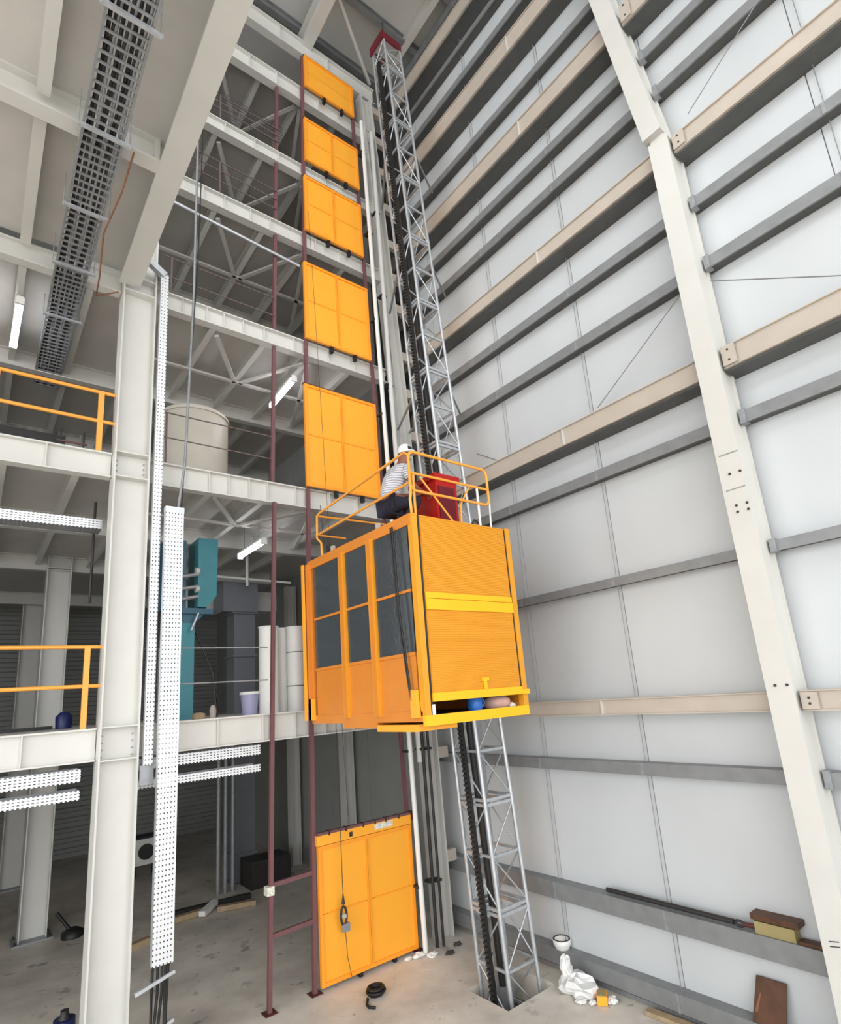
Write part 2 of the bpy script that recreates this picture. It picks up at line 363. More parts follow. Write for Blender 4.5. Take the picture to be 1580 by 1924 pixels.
MB().box(6.996, 7.404, 2.505, 2.775, 11.55, 11.575).build('splice_plate', CREAM, rc)
MB().box(6.996, 7.404, 2.565, 2.835, 11.725, 11.75).build('splice_plate', CREAM, rc)
MB().box(7.1, 7.4, 2.58, 2.77, 11.575, 11.725).build('splice_web', CREAM, rc)
for z in (4.0, 6.02, 6.1, 6.5):
    for y in (2.5, 2.62): MB().lathe((7.0, y, z), [(.016, -.012), (.016, .01)], 6, 'X').build('bolt_hole', DARK, rc)
for z in (6.3, 6.75): MB().box(6.994, 7.0, 2.48, 2.7, z, z+.012).build('weld_seam', GALVD, rc)
# pencilled marks low on the column
for k, (dy, dz) in enumerate(((0, 0), (0, .045))):
    MB().bar((6.997, 2.63, 1.44+dz), (6.997, 2.54, 1.455+dz), .004, .008).build('pencil_mark', DARK, rc)

struct(MB().box(7.36, WX-.001, HALL_Y0, 8.6, 0, .06).build('trim_1', GIRT), 'grey base channel along the foot of the white wall')
# girts ----------------------------------------------------------------------
def channel(mb, x0, x1, ya, yb, z0, z1, t=.012, lip=True):
    mb.box(x0, x1, ya, yb, z0, z0+t); mb.box(x0, x1, ya, yb, z1-t, z1)
    mb.box(x0, x0+t, ya, yb, z0+t, z1-t) if lip else mb.box(x1-t, x1, ya, yb, z0+t, z1-t)
    return mb
TANS = [(3.71, 3.93), (7.9, 8.2), (11.33, 11.6), (14.14, 14.5), (16.18, 16.6), (18.52, 18.92)]
GIR = [(.1, .31), (1.01, 1.25), (2.9, 3.06), (5.52, 5.65), (7.18, 7.34), (9.45, 9.62), (10.44, 10.6), (12.6, 12.76), (13.4, 13.55), (15.28, 15.42), (17.15, 17.3), (18.0, 18.1), (19.28, 19.5)]
def ycol(z): return 2.56+.08*z/11.55 if z < 11.65 else 2.70+.92*(z-11.75)/7.95
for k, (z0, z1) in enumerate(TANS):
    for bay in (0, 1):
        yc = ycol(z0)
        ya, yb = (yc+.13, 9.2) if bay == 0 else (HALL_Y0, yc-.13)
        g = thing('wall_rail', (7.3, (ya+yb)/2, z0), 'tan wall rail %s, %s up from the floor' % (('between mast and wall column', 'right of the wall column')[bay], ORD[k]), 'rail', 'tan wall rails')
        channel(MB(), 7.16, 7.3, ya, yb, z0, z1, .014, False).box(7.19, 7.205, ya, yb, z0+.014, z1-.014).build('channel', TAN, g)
        if z0 > 4: MB().box(7.2, WX-.002, ya, yb, z0-.035, z0-.001).build('underside_shade', GIRTSHADE, g)  # dark strip paints the shaded underside of the rail
        for y in ((5.0,) if bay == 0 else (.4,)):
            MB().box(7.165, 7.19, y, y+.02, z0+.014, z1-.014).build('joint_plate', CREAM, g)
        if bay:
            MB().box(7.13, 7.16, yc-.3, yc-.14, z0+.02, z1-.02).build('cleat', TAN, g)
            for z in (z0+.08, z1-.08): MB().lathe((7.13, yc-.22, z), [(.014, -.008), (.014, .002)], 6, 'X').build('bolt', DARK, g)
for k, (z0, z1) in enumerate(GIR):
    for bay in (0, 1):
        yc = ycol(z0)
        ya, yb = (yc+.13, 9.2) if bay == 0 else (HALL_Y0, yc-.13)
        if bay == 1 and z0 > 16: continue
        g = thing('wall_girt', (7.3, (ya+yb)/2, z0), 'dark grey wall girt %s, %s up from the floor' % (('between mast and wall column', 'right of the wall column')[bay], ORD[k]), 'girt', 'grey wall girts')
        if z0 < 4: channel(MB(), 7.3, WX-.002, ya, yb, z0, z1, .008).build('channel', GIRT, g)
        else:
            MB().box(7.3, 7.308, ya, yb, z0, z1).box(7.308, WX-.002, ya, yb, z1-.008, z1).box(7.308, 7.325, ya, yb, z0, z0+.008).build('channel', GIRT, g)
            MB().box(7.325, WX-.002, ya, yb, z0+.02, z0+.028).build('shaded_flange', GIRTSHADE, g)  # darker strip puts the shade of the hollow underside into the colour
        if bay == 1:
            MB().box(7.28, 7.4, yc-.2, yc-.13, z0-.01, z1+.02).build('cleat', GALVD, g)
        for y in ((4.6, 6.4) if bay == 0 else (.9,)):
            MB().box(7.29, 7.302, y-.02, y+.02, z0, z1).build('clip', GALVD, g)
# sag rods between rails
allz = sorted([(a, b) for a, b in TANS+GIR])
for y, nm in ((4.62, 'nearer the wall column'), (6.42, 'nearer the mast'), (.9, 'right of the wall column')):
    sr = thing('sag_rod', (7.46, y, .3), 'thin upright rod line on the white wall ' + nm, 'rod', 'sag rods on the wall')
    for (a, b), (c_, d) in zip(allz, allz[1:]):
        if c_-b > .3: MB().tube([(7.44, y, b), (7.44, y, c_)], .006, 5).build('rod', GALVD, sr)
# wall bracing cables
for a, b, lb in (((7.12, 2.40, 9.125), (7.12, -.39, 7.31), 'level-looking brace cable right of the wall column'),
                 ((7.13, 2.23, 11.7), (7.13, .2, 13.09), 'steep brace cable near the top right corner'),
                 ((7.28, 4.38, 8.3), (7.28, 2.76, 9.37), 'short slanting brace cable left of the wall column'),
                 ((7.494, 7.26, 8.73), (7.494, 6.66, 8.33), 'thin conduit on the wall behind the cage railing')):
    tag(MB().tube([a, b], .007, 6).build('brace_cable', GIRT), lb, 'cable')

# ------------------------------------------------------------------ corner between facade and wall
cc = thing('corner_column', (6.95, 8.75, 0), 'cream corner column between the gates and the white wall', 'column')
for (xa, za), (xb, zb) in (((6.95, 0), (6.82, 10.2)), ((6.82, 10.2), (6.38, 18.5))):
    mb = MB(); mb.ibeam((xa, 8.78, za), (xb, 8.78, zb), .3, .26, .02, .03, up=(1, 0, 0)); mb.build('shaft', CREAM, cc)
bz = [1.2, 3.0, 5.6, 7.25, 8.0, 9.5, 10.5, 11.4, 12.6, 13.4, 14.3, 15.3, 16.3, 17.2, 18.1]
for z in bz:
    x = 6.95-.13*z/10.2 if z < 10.2 else 6.82-.44*(z-10.2)/8.3
    MB().box(x+.14, 7.3, 8.66, 8.76, z, z+.2).build('bracket', TAN, cc)
dk = tag(MB().box(6.6, 7.48, 9.22, 9.26, 4.2, 18.4).build('corner_gap_shade', DARK), 'dark sheet standing in for the shaded gaps behind the cream column', 'panel')  # dark sheet colours the corner openings as shade
for k, (xa, xb, yy, z0, z1, r) in enumerate(((6.33, 6.08, 8.5, 0, 17.3, .045), (6.56, 6.42, 8.6, 3.0, 17.3, .05), (6.62, 6.6, 8.55, 0, 7.5, .03), (6.72, 6.68, 8.5, 0, 7.5, .025))):
    p = thing('downpipe', (xa, yy, z0), ['white upright pipe nearest the orange gates', 'second white upright pipe beside the corner column', 'thin dark upright conduit low beside the corner column', 'thinnest dark conduit touching the corner column'][k], 'pipe')
    MB().tube([(xa, yy, z0), ((xa+xb)/2, yy, (z0+z1)/2), (xb, yy, z1)], r, 10).build('pipe', WHITE if k < 2 else DARK, p)
    z = z0+1.0
    while z < z1-.3:
        t = (z-z0)/(z1-z0); x = xa+(xb-xa)*t
        MB().box(x-.07, x+.07, yy-.01, yy+.14, z, z+.04).build('clamp', DARK, p); z += 2.2

# ================================================================== maroon posts and landing gates
PY = 8.74
def post(name, xa, xb, z1, label, w=.07):
    p = thing(name, (xa, PY-.02, 0), label, 'post', 'maroon gate posts')
    MB().bar((xa, PY-.02, 0), (xb, PY-.02, z1), w, w, (0, 1, 0)).build('shaft', MAROON, p)
    MB().box(xa-.09, xa+.09, PY-.11, PY+.07, 0, .012).build('foot_plate', MAROOND, p); return p
p1 = thing('gate_post', (3.69, PY-.02, 0), 'maroon post standing free left of the gates', 'post', 'maroon gate posts')
for za, zb in ((0, 3.66), (3.66, 7.62), (8.0, 10.76), (11.08, 13.3), (13.62, 15.1), (15.38, 17.17)):
    yy = PY-.02 if za < 4 else FY-.01
    MB().bar((3.69+.43*za/17.3, yy, za), (3.69+.43*zb/17.3, yy, zb), .06, .06, (0, 1, 0)).build('shaft', MAROON, p1)
MB().box(3.6, 3.78, PY-.11, PY+.07, 0, .012).build('foot_plate', MAROOND, p1)
for z in (.95, 1.62):
    MB().bar((3.72, PY-.02, z), (4.42, PY-.02, z+.02), .05, .06).build('cross_bar', MAROON, p1)
MB().box(3.65, 3.76, PY-.09, PY+.04, 1.5, 1.62).build('taped_joint', SCAN, p1)
post('gate_post', 4.40, 4.70, 18.4, 'maroon post along the left edge of the gates', .065)
post('gate_post', 6.32, 5.98, 18.2, 'dark maroon post along the right edge of the gates', .06)

def gate(k, x0, x1, z0, z1, label, style):
    g = thing('landing_gate', ((x0+x1)/2, PY-.1, z0), label, 'gate', 'orange landing gates')
    y0, y1 = PY-.12, PY-.06; fw = .055
    ztop = z1-(.16 if style == 2 else .0)
    # backing sheet panels (2 x 2), slightly recessed
    xm = (x0+x1)/2-.01; zm = z0+(ztop-z0)*.5
    cells = [(x0+fw, xm-.028, z0+fw, zm-.004), (xm+.028, x1-fw, z0+fw, zm-.004), (x0+fw, xm-.028, zm+.004, ztop-fw), (xm+.028, x1-fw, zm+.004, ztop-fw)]
    if style == 0: cells = [(x0+fw, x1-fw, z0+fw, zm-.005), (x0+fw, x1-fw, zm+.005, ztop-fw)]
    for a, b, c_, d in cells: MB().box(a, b, y0+.022, y1, c_, d).build('panel', ORANGE, g)
    MB().box(x0+.01, x1-.01, y1-.01, y1+.004, z0, ztop).build('back_sheet', ORANGED, g)
    MB().box(x0, x0+fw, y0, y1, z0, ztop).build('stile', ORANGED, g); MB().box(x1-fw, x1, y0, y1, z0, ztop).build('stile', ORANGED, g)
    MB().box(x0+fw, x1-fw, y0, y1, z0, z0+fw).build('bottom_rail', ORANGED, g); MB().box(x0+fw, x1-fw, y0, y1, ztop-fw, ztop).build('top_rail', ORANGED, g)
    if style:
        MB().box(xm-.026, xm-.003, y0, y1, z0+fw, ztop-fw).build('meeting_stile', ORANGED, g); MB().box(xm+.003, xm+.026, y0, y1, z0+fw, ztop-fw).build('meeting_stile', ORANGED, g)
        for a, b in ((x0+fw, xm-.028), (xm+.028, x1-fw)):
            MB().box(a+.08, b-.05, y0+.012, y0+.022, zm-.014, zm+.014).build('middle_bar', ORANGED, g)
    if style == 2:
        MB().box(x0-.02, x1+.0, y0-.01, y1, z1-.15, z1).build('header_plate', ORANGE, g)
        MB().box(x0-.02, x1+.02, y0-.02, y1, z1, z1+.04).build('header_channel', MAROON, g)
        for t in (.1, .27, .45, .58, .7, .85):
            MB().box(x0+(x1-x0)*t, x0+(x1-x0)*t+.02, y0-.03, y1, z1-.02, z1+.05).build('hinge_lug', DARK, g)
        MB().box(x0+1.05, x0+1.42, y0-.014, y0-.01, z1-.11, z1-.02).build('sticker', SCAN, g)
        MB().box(x0+.56, x0+.62, y0-.014, y0-.01, z1-.12, z1-.05).build('stamp_mark', DARK, g)
        MB().box(x1, x1+.07, y0-.02, y1+.02, z1-.1, z1+.04).build('corner_bracket', MAROOND, g)
    else:
        MB().box(x0-.01, x1+.01, y0+.01, y1+.02, z1, z1+.025).build('header_channel', MAROOND, g)
    for t in (.36, .72):
        MB().box(x0+(x1-x0)*t, x0+(x1-x0)*t+.06, y0+.0, y1+.02, z0-(.13 if k else .06), z0+.0).build('latch_lug', BLACK, g)
    return g
GT = [(4.47, 6.28, .07, 2.16, 'orange landing gate on the ground floor with a worn sticker', 2),
      (4.47, 6.08, 8.0, 10.06, 'orange landing gate on second beam, just above the worker', 1),
      (4.54, 6.05, 11.07, 12.82, 'orange landing gate on the third beam up', 1),
      (4.61, 6.01, 13.62, 15.0, 'orange landing gate on the fourth beam up', 1),
      (4.66, 6.01, 15.43, 16.57, 'orange landing gate on the fifth beam up', 1),
      (4.71, 5.98, 17.5, 18.39, 'topmost orange landing gate, undivided, near the roof', 0)]
for k, (a, b, c_, d, lb, st) in enumerate(GT): gate(k, a, b, c_, d, lb, st)
# rope with pulley in front of the gates
rp = thing('pulley_rope', (4.82, 8.5, .1), 'thin rope with a hook block hanging in front of the lowest gate', 'rope')
MB().tube([(4.78, 8.735, 7.7), (4.79, 8.56, 6), (4.8, 8.5, 4), (4.81, 8.5, 1.12)], .006, 5).build('rope', DARK, rp)
MB().tube([(4.83, 8.5, .75), (4.86, 8.52, .4), (4.93, 8.54, .12)], .005, 5).build('rope', DARK, rp)
blk = MB()
ring = [(4.81+.05*math.cos(t*math.pi/8), 8.5, .98+.13*math.sin(t*math.pi/8)) for t in range(17)]
blk.tube(ring, .018, 6).build('hook_block', DARK, rp)
MB().lathe((4.81, 8.47, .98), [(.035, 0), (.042, .02), (.035, .05)], 12, 'Y').build('sheave', TAN, rp)
MB().box(4.78, 4.9, 8.47, 8.54, .76, .87).build('clamp', GALVD, rp)
MB().tube([(4.81, 8.5, 1.14), (4.81, 8.5, 1.3)], .03, 8, .005).build('cable_grip', DARK, rp)
for k, x in enumerate((4.93,)):
    tag(MB().tube([(x, 8.45, .9 if k else 2.4), (x-.12, 8.5, 7), (x-.28, 8.55, 14)], .004, 5).build('signal_wire', DARK), ['thin dark wire hanging down before the orange gates', 'thin dark wire hanging before the gates, right one'][k], 'wire')

# ------------------------------------------------------------------ railings
def railing(name, xa, xb, zf, zs, m, label, posts, grp, y=8.78, r=.022, xb2=None, ph=None):
    g = thing(name, ((xa+xb)/2, y, zf), label, 'railing', grp)
    for z in zs: MB().tube([(xa, y, z), (xb, y, z)], r, 8).build('rail', m, g)
    for x in posts: MB().bar((x, y, zf), (x, y, max(zs)), r*2.6, r*2, (0, 1, 0)).build('post', m, g)
    return g
railing('guard_rail', HALL_X0+.2, 1.37, 4.08, (5.15, 4.63), RAILY, 'orange pipe railing on the first upper floor left of column', (1.2, -.4, -2), 'orange railings', r=.026)
railing('guard_rail', HALL_X0+.2, 1.37, 8.0, (8.96, 8.49), RAILY, 'orange pipe railing on the second upper floor left of column', (1.18, -.08, -2), 'orange railings', r=.028)
for i, (z, zs, x1) in enumerate(((4.08, (5.12, 4.6), 3.74), (8.0, (8.87, 8.44), 3.86), (11.08, (11.79, 11.4), 3.96), (13.62, (14.14, 13.9, 14.35), 4.05), (15.38, (15.97, 15.64, 15.8), 4.12))):
    railing('guard_rail', 1.9, x1, z, zs, RAILD if i else GALVD, 'thin pipe railing left of the maroon posts, %s one up' % ORD[i], (2.1,) if i < 3 else (2.9,), 'thin landing railings', r=.011, y=8.76)
tag(MB().tube([(2.0, 8.74, 12.95), (4.5, 8.74, 12.75)], .03, 8).build('conduit_pipe', GALV), 'grey pipe slung across under the fourth floor beam', 'pipe')
# mesh screen on the fifth floor railing
ms = thing('mesh_screen', (3.5, 8.95, 15.38), 'fine dark mesh screen behind the fifth floor railing', 'screen')
for k in range(14):
    z = 15.42+k*.07; MB().tube([(2.0, 8.95, z), (4.3, 8.95, z)], .006, 4).build('wire', DARK, ms)

# ------------------------------------------------------------------ cable trays
def upright_tray(xa, xb, y, z0, z1, label, d=.06):
    t = thing('cable_tray', ((xa+xb)/2, y, z0), label, 'cable tray', 'perforated upright trays')
    MB().box(xa, xb, y-.004, y, z0, z1).build('perforated_face', PERF_XZ, t)
    for x in (xa, xb-.003): MB().box(x, x+.003, y, y+d, z0, z1).build('side_flange', GALV, t)
    return t
t1 = upright_tray(1.885, 2.0, 8.5, 3.55, 11.2, 'narrow perforated tray running up beside the tall column', .08)
MB().bar((1.94, 8.5, 11.16), (1.66, 8.5, 11.36), .1, .1, (0, 1, 0)).build('elbow', GALV, t1)
MB().box(1.86, 2.02, 8.52, 8.58, 3.3, 3.55).build('lower_joint', GALVD, t1)
t2 = upright_tray(2.02, 2.27, 8.3, 1.2, 7.05, 'wide perforated tray standing in front of the first floor beam', .1)
MB().box(2.015, 2.275, 8.295, 8.4, 7.05, 7.14).build('top_cover', GALV, t2)
for k, x in enumerate((2.05, 2.1, 2.15, 2.2, 2.24)):
    tag(MB().tube([(x, 8.36, 1.5), (x-.01+.02*math.sin(k), 8.36, .9), (x-.05+.03*math.cos(k*2), 8.3, .25), (x-.1+.05*k, 8.1, .02)], .017, 6).build('power_cable', BLACK), 'black cable spilling from the foot of the wide tray, %s from left' % ORD[k], 'cable', 'cables below the wide tray')
for z, a in ((1.02, 1.85), (.5, 1.95)):
    tag(MB().bar((a, 8.34, z-.06), (2.3, 8.34, z+.06), .04, .04).build('strut_bar', GALV), 'galvanised strut bar below the wide tray, %s' % ('upper one' if z > .8 else 'lower one'), 'bar', 'strut bars')
tag(MB().tube([(2.2, 8.36, 7.1), (2.3, 8.42, 7.9), (2.38, 8.42, 11), (2.4, 8.42, 15.4)], .02, 6).build('riser_conduit', GALVD), 'slim grey conduit rising above the wide tray', 'conduit')
tag(MB().tube([(2.26, 8.4, 7.1), (2.31, 8.45, 8.3), (2.45, 8.45, 11.8), (2.5, 8.45, 15.4)], .01, 5).build('riser_cable', DARK), 'thin dark cable rising above the wide tray', 'cable')
def level_tray(xa, xb, y, z0, z1, label, grp):
    t = thing('cable_tray', ((xa+xb)/2, y, z0), label, 'cable tray', grp)
    MB().box(xa, xb, y, y+.004, z0, z1).build('perforated_side', PERF_LY, t)
    MB().box(xa, xb, y+.004, y+.3, z0, z0+.004).build('perforated_floor', PERF_FLAT, t)
    MB().box(xa, xb, y+.3, y+.304, z0, z1).build('back_side', GALVD, t); return t
level_tray(1.9, 3.65, 8.86, 3.47, 3.62, 'upper perforated tray under the first beam right of column', 'level trays')
level_tray(1.9, 3.65, 8.86, 3.22, 3.33, 'lower perforated tray under the first beam right of column', 'level trays')
level_tray(HALL_X0+.2, 1.22, 8.86, 3.42, 3.58, 'upper perforated tray under the first beam left of column', 'level trays')
level_tray(HALL_X0+.2, 1.22, 8.86, 3.2, 3.32, 'lower perforated tray under the first beam left of column', 'level trays')
level_tray(HALL_X0+.2, 1.36, 9.3, 6.98, 7.13, 'perforated tray under the second beam left of column', 'level trays')
# overhead cable ladder on the left
lad = thing('cable_ladder', (.66, 7, 10.62), 'dark overhead cable ladder full of cables on the left', 'cable tray')
LY0, LY1 = HALL_Y0+.3, 12.2
for x in (.46, .86):
    MB().box(x-.012, x+.012, LY0, LY1, 10.66, 10.75).build('side_rail', GALVD, lad)
k = 0; y = 3.2
mrung = None
while y < LY1:
    ob = MB().box(.47, .85, y, y+.025, 10.665, 10.685).build('rung', GALVD, lad); y += .115
for k in range(9):
    x = .505+k*.0385
    pts = [(x+.012*math.sin(j*1.3+k*2), LY0+j*(LY1-LY0)/40, 10.705+.008*math.cos(j+k)) for j in range(41)]
    MB().tube(pts, .019, 6).build('cable', [BLACK, DARK, GALVD][k % 3], lad)
for k, y in enumerate((4.56, 5.94, 7.2, 8.38, 9.7)):
    h = thing('tray_hanger', (.66, y, 10.6), 'grey trapeze hanger under the overhead cable ladder, %s from viewer' % ORD[k], 'hanger', 'trapeze hangers')
    MB().box(.4, .95, y-.02, y+.02, 10.61, 10.65).build('cross_bar', GALV, h)
    for x in (.41, .93): MB().tube([(x, y, 10.6), (x, y, 11.1)], .008, 5).build('hanger_rod', GALV, h)
tag(MB().tube([(1.0, 6.1, 10.75), (.97, 6.6, 10.6), (.9, 7.4, 10.58), (.98, 8.2, 10.5), (1.0, 8.6, 10.45), (1.3, 8.6, 10.65)], .011, 6).build('loose_cable', COPPER), 'rust coloured loose cable sagging beside the overhead ladder', 'cable')
# fluorescent lights
def lamp(a, b, label, hz):
    g = thing('tube_light', ((a[0]+b[0])/2, (a[1]+b[1])/2, min(a[2], b[2])), label, 'light', 'fluorescent lights')
    A, B = Vector(a), Vector(b); d = (B-A).normalized()
    MB().tube([A, B], .05, 10).build('tube', TUBE, g)
    MB().bar(A+Vector((0, 0, .07)), B+Vector((0, 0, .07)), .09, .04).build('housing', WHITE, g)
    for t in (.2, .8):
        q = A+(B-A)*t; MB().tube([q+Vector((0, 0, .08)), q+Vector((0, 0, hz))], .008, 5).build('hanger', GALVD, g)
    for e in (A, B): MB().bar(e-d*.02, e+d*.02, .11, .11).build('end_cap', WHITE, g)
lamp((.1, 9.5, 10.58), (.08, 10.85, 10.58), 'lit tube light at the far left edge by the overhead ladder', .4)
lamp((4.5, 9.1, 10.4), (4.55, 10.3, 10.4), 'lit tube light left of the second orange gate', .58)
lamp((4.22, 9.98, 7.28), (4.22, 11.25, 7.28), 'lit tube light above the white rolls', .62)

# ================================================================== hoist mast
def mc(z):
    t = z/18.0; return 6.55-.44*t, 6.8+.61*t, .30-.0875*t
def mp(sx, sy, z):
    x, y, h = mc(z); return (x+sx*h, y+sy*h, z)
mast = thing('hoist_mast', (6.55, 6.8, -.42), 'tall galvanised lattice mast standing in a floor pit', 'mast')
SH = 1.48; z = -.42; zs = []
while z < 18.0: zs.append((z, min(z+SH, 18.2))); z += SH
for a, b in zs:
    S = None
    for zz, th in ((a+.035, .035), ((a+b)/2, .03), (b-.035, .035)):
        sec = MB()
        for (s0, s1) in (((-1, -1), (1, -1)), ((1, -1), (1, 1)), ((1, 1), (-1, 1)), ((-1, 1), (-1, -1))):
            sec.bar(mp(*s0, zz), mp(*s1, zz), th*.9, th*1.25)
        if S is None: S = sec.build('mast_section', GALV, mast)
        else: sec.build('ring_frame', GALV, S)
    for sx, sy in ((-1, -1), (1, -1), (1, 1), (-1, 1)):
        MB().tube([mp(sx, sy, a), mp(sx, sy, b)], .031 if a < 9 else .027, 8).build('leg_tube', GALV, S)
    m_ = (a+b)/2
    for n, (s0, s1) in enumerate((((-1, -1), (1, -1)), ((1, -1), (1, 1)), ((1, 1), (-1, 1)), ((-1, 1), (-1, -1)))):
        for lo, hi, fl in ((a+.05, m_, 0), (m_, b-.05, 1)):
            p, q = (s0, s1) if fl == 0 else (s1, s0)
            MB().tube([mp(*p, hi), mp(*q, lo)], .0125, 6).build('diagonal', GALV, S)
# toothed rack and dark trailing cable on the cage side
rk = MB()
for j in range(60):
    z0 = -.4+j*.3; x, y, h = mc(z0); x2, y2, h2 = mc(z0+.3)
    rk.bar((x-h-.06, y-.02, z0), (x2-h2-.06, y2-.02, z0+.3), .06, .07, (0, 1, 0))
rk.build('toothed_rack', BLACK, mast)
teeth = MB()
for j in range(260):
    z0 = -.4+j*.069; x, y, h = mc(z0); teeth.box(x-h-.115, x-h-.09, y-.05, y+.01, z0, z0+.035)
tt = teeth.build('rack_teeth', DARK, mast); tt['kind'] = 'stuff'
cb = MB()
for sx in (0, 1): cb.tube([(mc(zz)[0]-.1+.22*sx, mc(zz)[1]+.05+.12*sx, zz) for zz in [j*.6 for j in range(30)]], .05, 7)
cb.build('trailing_cable', BLACK, mast)
pp_ = MB(); pp_.box(6.5, 6.62, 6.95, 7.05, -.42, 6.0); pp_.build('inner_guide', GALVD, mast)
x, y, h = mc(18.2)
top = MB().box(x-h-.03, x+h+.03, y-h-.03, y-h, 18.1, 18.3).build('top_guard', REDD, mast)
MB().box(x-h-.03, x+h+.03, y+h, y+h+.03, 18.1, 18.3).build('guard_plate', REDD, top); MB().box(x-h-.06, x-h-.03, y-h-.03, y+h+.03, 18.1, 18.32).build('guard_plate', REDD, top)
MB().tube([(x-h, y-h, 18.2), (x-h, y-h, 18.6)], .014, 6).build('spike', DARK, top)
for z in (6.9, 9.6, 12.4, 15.2):
    x, y, h = mc(z)
    t = thing('mast_tie', (x+h, y+h, z), 'grey tie frame bracing the mast to the corner, %s up' % ORD[int((z-6.9)/2.7+.3)], 'bracket', 'mast ties')
    MB().tube([(x+h, y+h, z), (6.9, 8.6, z+.02)], .025, 6).build('tie_bar', GALVD, t)
    MB().tube([(x-h, y+h, z), (6.6, 8.6, z+.02)], .025, 6).build('tie_bar', GALVD, t)
    MB().tube([(x+h, y-h, z), (7.3, y+.3, z+.02)], .02, 6).build('tie_bar', GALVD, t)

# ================================================================== hoist cage
CX0, CX1, CY0, CY1, CZ0, CZ1 = 4.18, 5.93, 5.33, 8.12, 3.83, 6.43
cage = thing('hoist_cage', ((CX0+CX1)/2, (CY0+CY1)/2, CZ0), 'yellow construction hoist cage hanging beside the lattice mast', 'elevator cage')
def cb_(name, m, *a, parent=None): return MB().box(*a).build(name, m, parent or cage)
cb_('floor_frame', YELLOWB, CX0, CX1+.03, CY0-.03, CY0+.03, CZ0, CZ0+.12)
cb_('floor_frame', CAGEOR, CX0, CX0+.05, CY0+.03, CY1, CZ0+.05, CZ0+.17)
cb_('floor_frame', CAGEOR, CX1-.05, CX1, CY0+.03, CY1, CZ0+.05, CZ0+.17)
cb_('floor_plate', DARK, CX0+.05, CX1-.05, CY0+.03, CY1, CZ0+.08, CZ0+.11)
cb_('corner_post', YELLOW, CX0, CX0+.085, CY0-.03, CY0+.06, CZ0+.12, CZ1)
cb_('corner_post', YELLOW, CX1-.06, CX1+.03, CY0-.03, CY0+.06, CZ0+.12, CZ1)
cb_('corner_post', CAGEOR, CX0, CX0+.07, CY1-.1, CY1, CZ0+.17, CZ1)
cb_('corner_post', CAGEOR, CX1-.07, CX1, CY1-.1, CY1, CZ0+.17, CZ1)
cb_('guide_channel', CAGEOR, CX0-.05, CX0, CY1-.06, CY1+.02, CZ0+.1, CZ1-.05)
cb_('guide_channel', ORANGE, CX0-.1, CX0-.07, CY1+.0, CY1+.06, CZ0+.1, CZ1-.05)
# ramp door (near end): two finely ribbed sheets and a plain band
def ribsheet(z0, z1, pitch=.022, d=.006):
    mb = MB(); prof = []; z = z0
    while z < z1:
        for dz, dy in ((0, 0), (.4, 0), (.5, -d), (.9, -d)): prof.append((0, dy, min(z+dz*pitch, z1)))
        z += pitch
    return mb.extrude(prof, (CX0+.14, CY0-.02, 0), (CX1-.09, CY0-.02, 0))
ramp = cb_('ramp_door', YELLOW, CX0+.13, CX1-.08, CY0-.016, CY0+.02, CZ0+.29, CZ1-.01)
ribsheet(5.43, CZ1-.03).build('ribbed_sheet', YELLOW, ramp)
ribsheet(4.2, 5.2).build('ribbed_sheet', YELLOW, ramp)
cb_('middle_band', YELLOWB, CX0+.13, CX1-.08, CY0-.045, CY0-.016, 5.2, 5.335, parent=ramp)
cb_('middle_band', YELLOWB, CX0+.13, CX1-.08, CY0-.035, CY0-.016, 5.345, 5.42, parent=ramp)
cb_('lower_rail', YELLOWB, CX0+.12, CX1-.07, CY0-.04, CY0+.02, 4.1, 4.2, parent=ramp)
cb_('side_stile', DARK, CX0+.1, CX0+.125, CY0-.02, CY0+.02, 4.0, CZ1-.02, parent=ramp)
cb_('side_stile', DARK, CX1-.078, CX1-.062, CY0-.02, CY0+.02, 4.1, CZ1-.02, parent=ramp)
cb_('pull_tab', YELLOWB, 5.12, 5.24, CY0-.05, CY0-.03, 4.3, 4.345, parent=ramp)
cb_('pull_tab', YELLOWB, 5.15, 5.2, CY0-.05, CY0-.03, 4.2, 4.3, parent=ramp)
cb_('latch', WHITE, CX0+.1, CX0+.135, CY0-.05, CY0-.03, 3.95, 4.07)
cb_('ramp_hinge', YELLOWB, CX1-.1, CX1+.05, CY0-.06, CY0-.03, 4.1, 4.16)
# left side: mullions, rails, panes, lower panels
my = [(CY1-.16, CY1-.1), (6.97, 7.13), (6.2, 6.36), (CY0+.06, CY0+.1)]
for a, b in my[1:3]:
    cb_('mullion', YELLOW, CX0-.02, CX0+.05, a, b, CZ0+.12, CZ1-.1)
    cb_('mullion_rib', CAGEOR, CX0-.035, CX0-.02, (a+b)/2-.03, (a+b)/2+.03, CZ0+.12, CZ1-.1)
cb_('top_rail', CAGEOR, CX0-.01, CX0+.06, CY0, CY1, CZ1-.14, CZ1)
bays = [(my[1][1], my[0][0]), (my[2][1], my[1][0]), (my[3][1], my[2][0])]
for a, b in bays:
    cb_('lower_panel', CAGEOR, CX0+.012, CX0+.03, a, b, CZ0+.14, 4.66)
    cb_('window_rail', CAGEOR, CX0-.005, CX0+.035, a, b, 4.66, 4.70)
    cb_('window_rail', CAGEOR, CX0-.005, CX0+.035, a, b, 5.44, 5.475)
    for z0, z1 in ((4.7, 5.44), (5.475, CZ1-.14)):
        cb_('window_pane', GLASS, CX0+.012, CX0+.02, a, b, z0, z1)
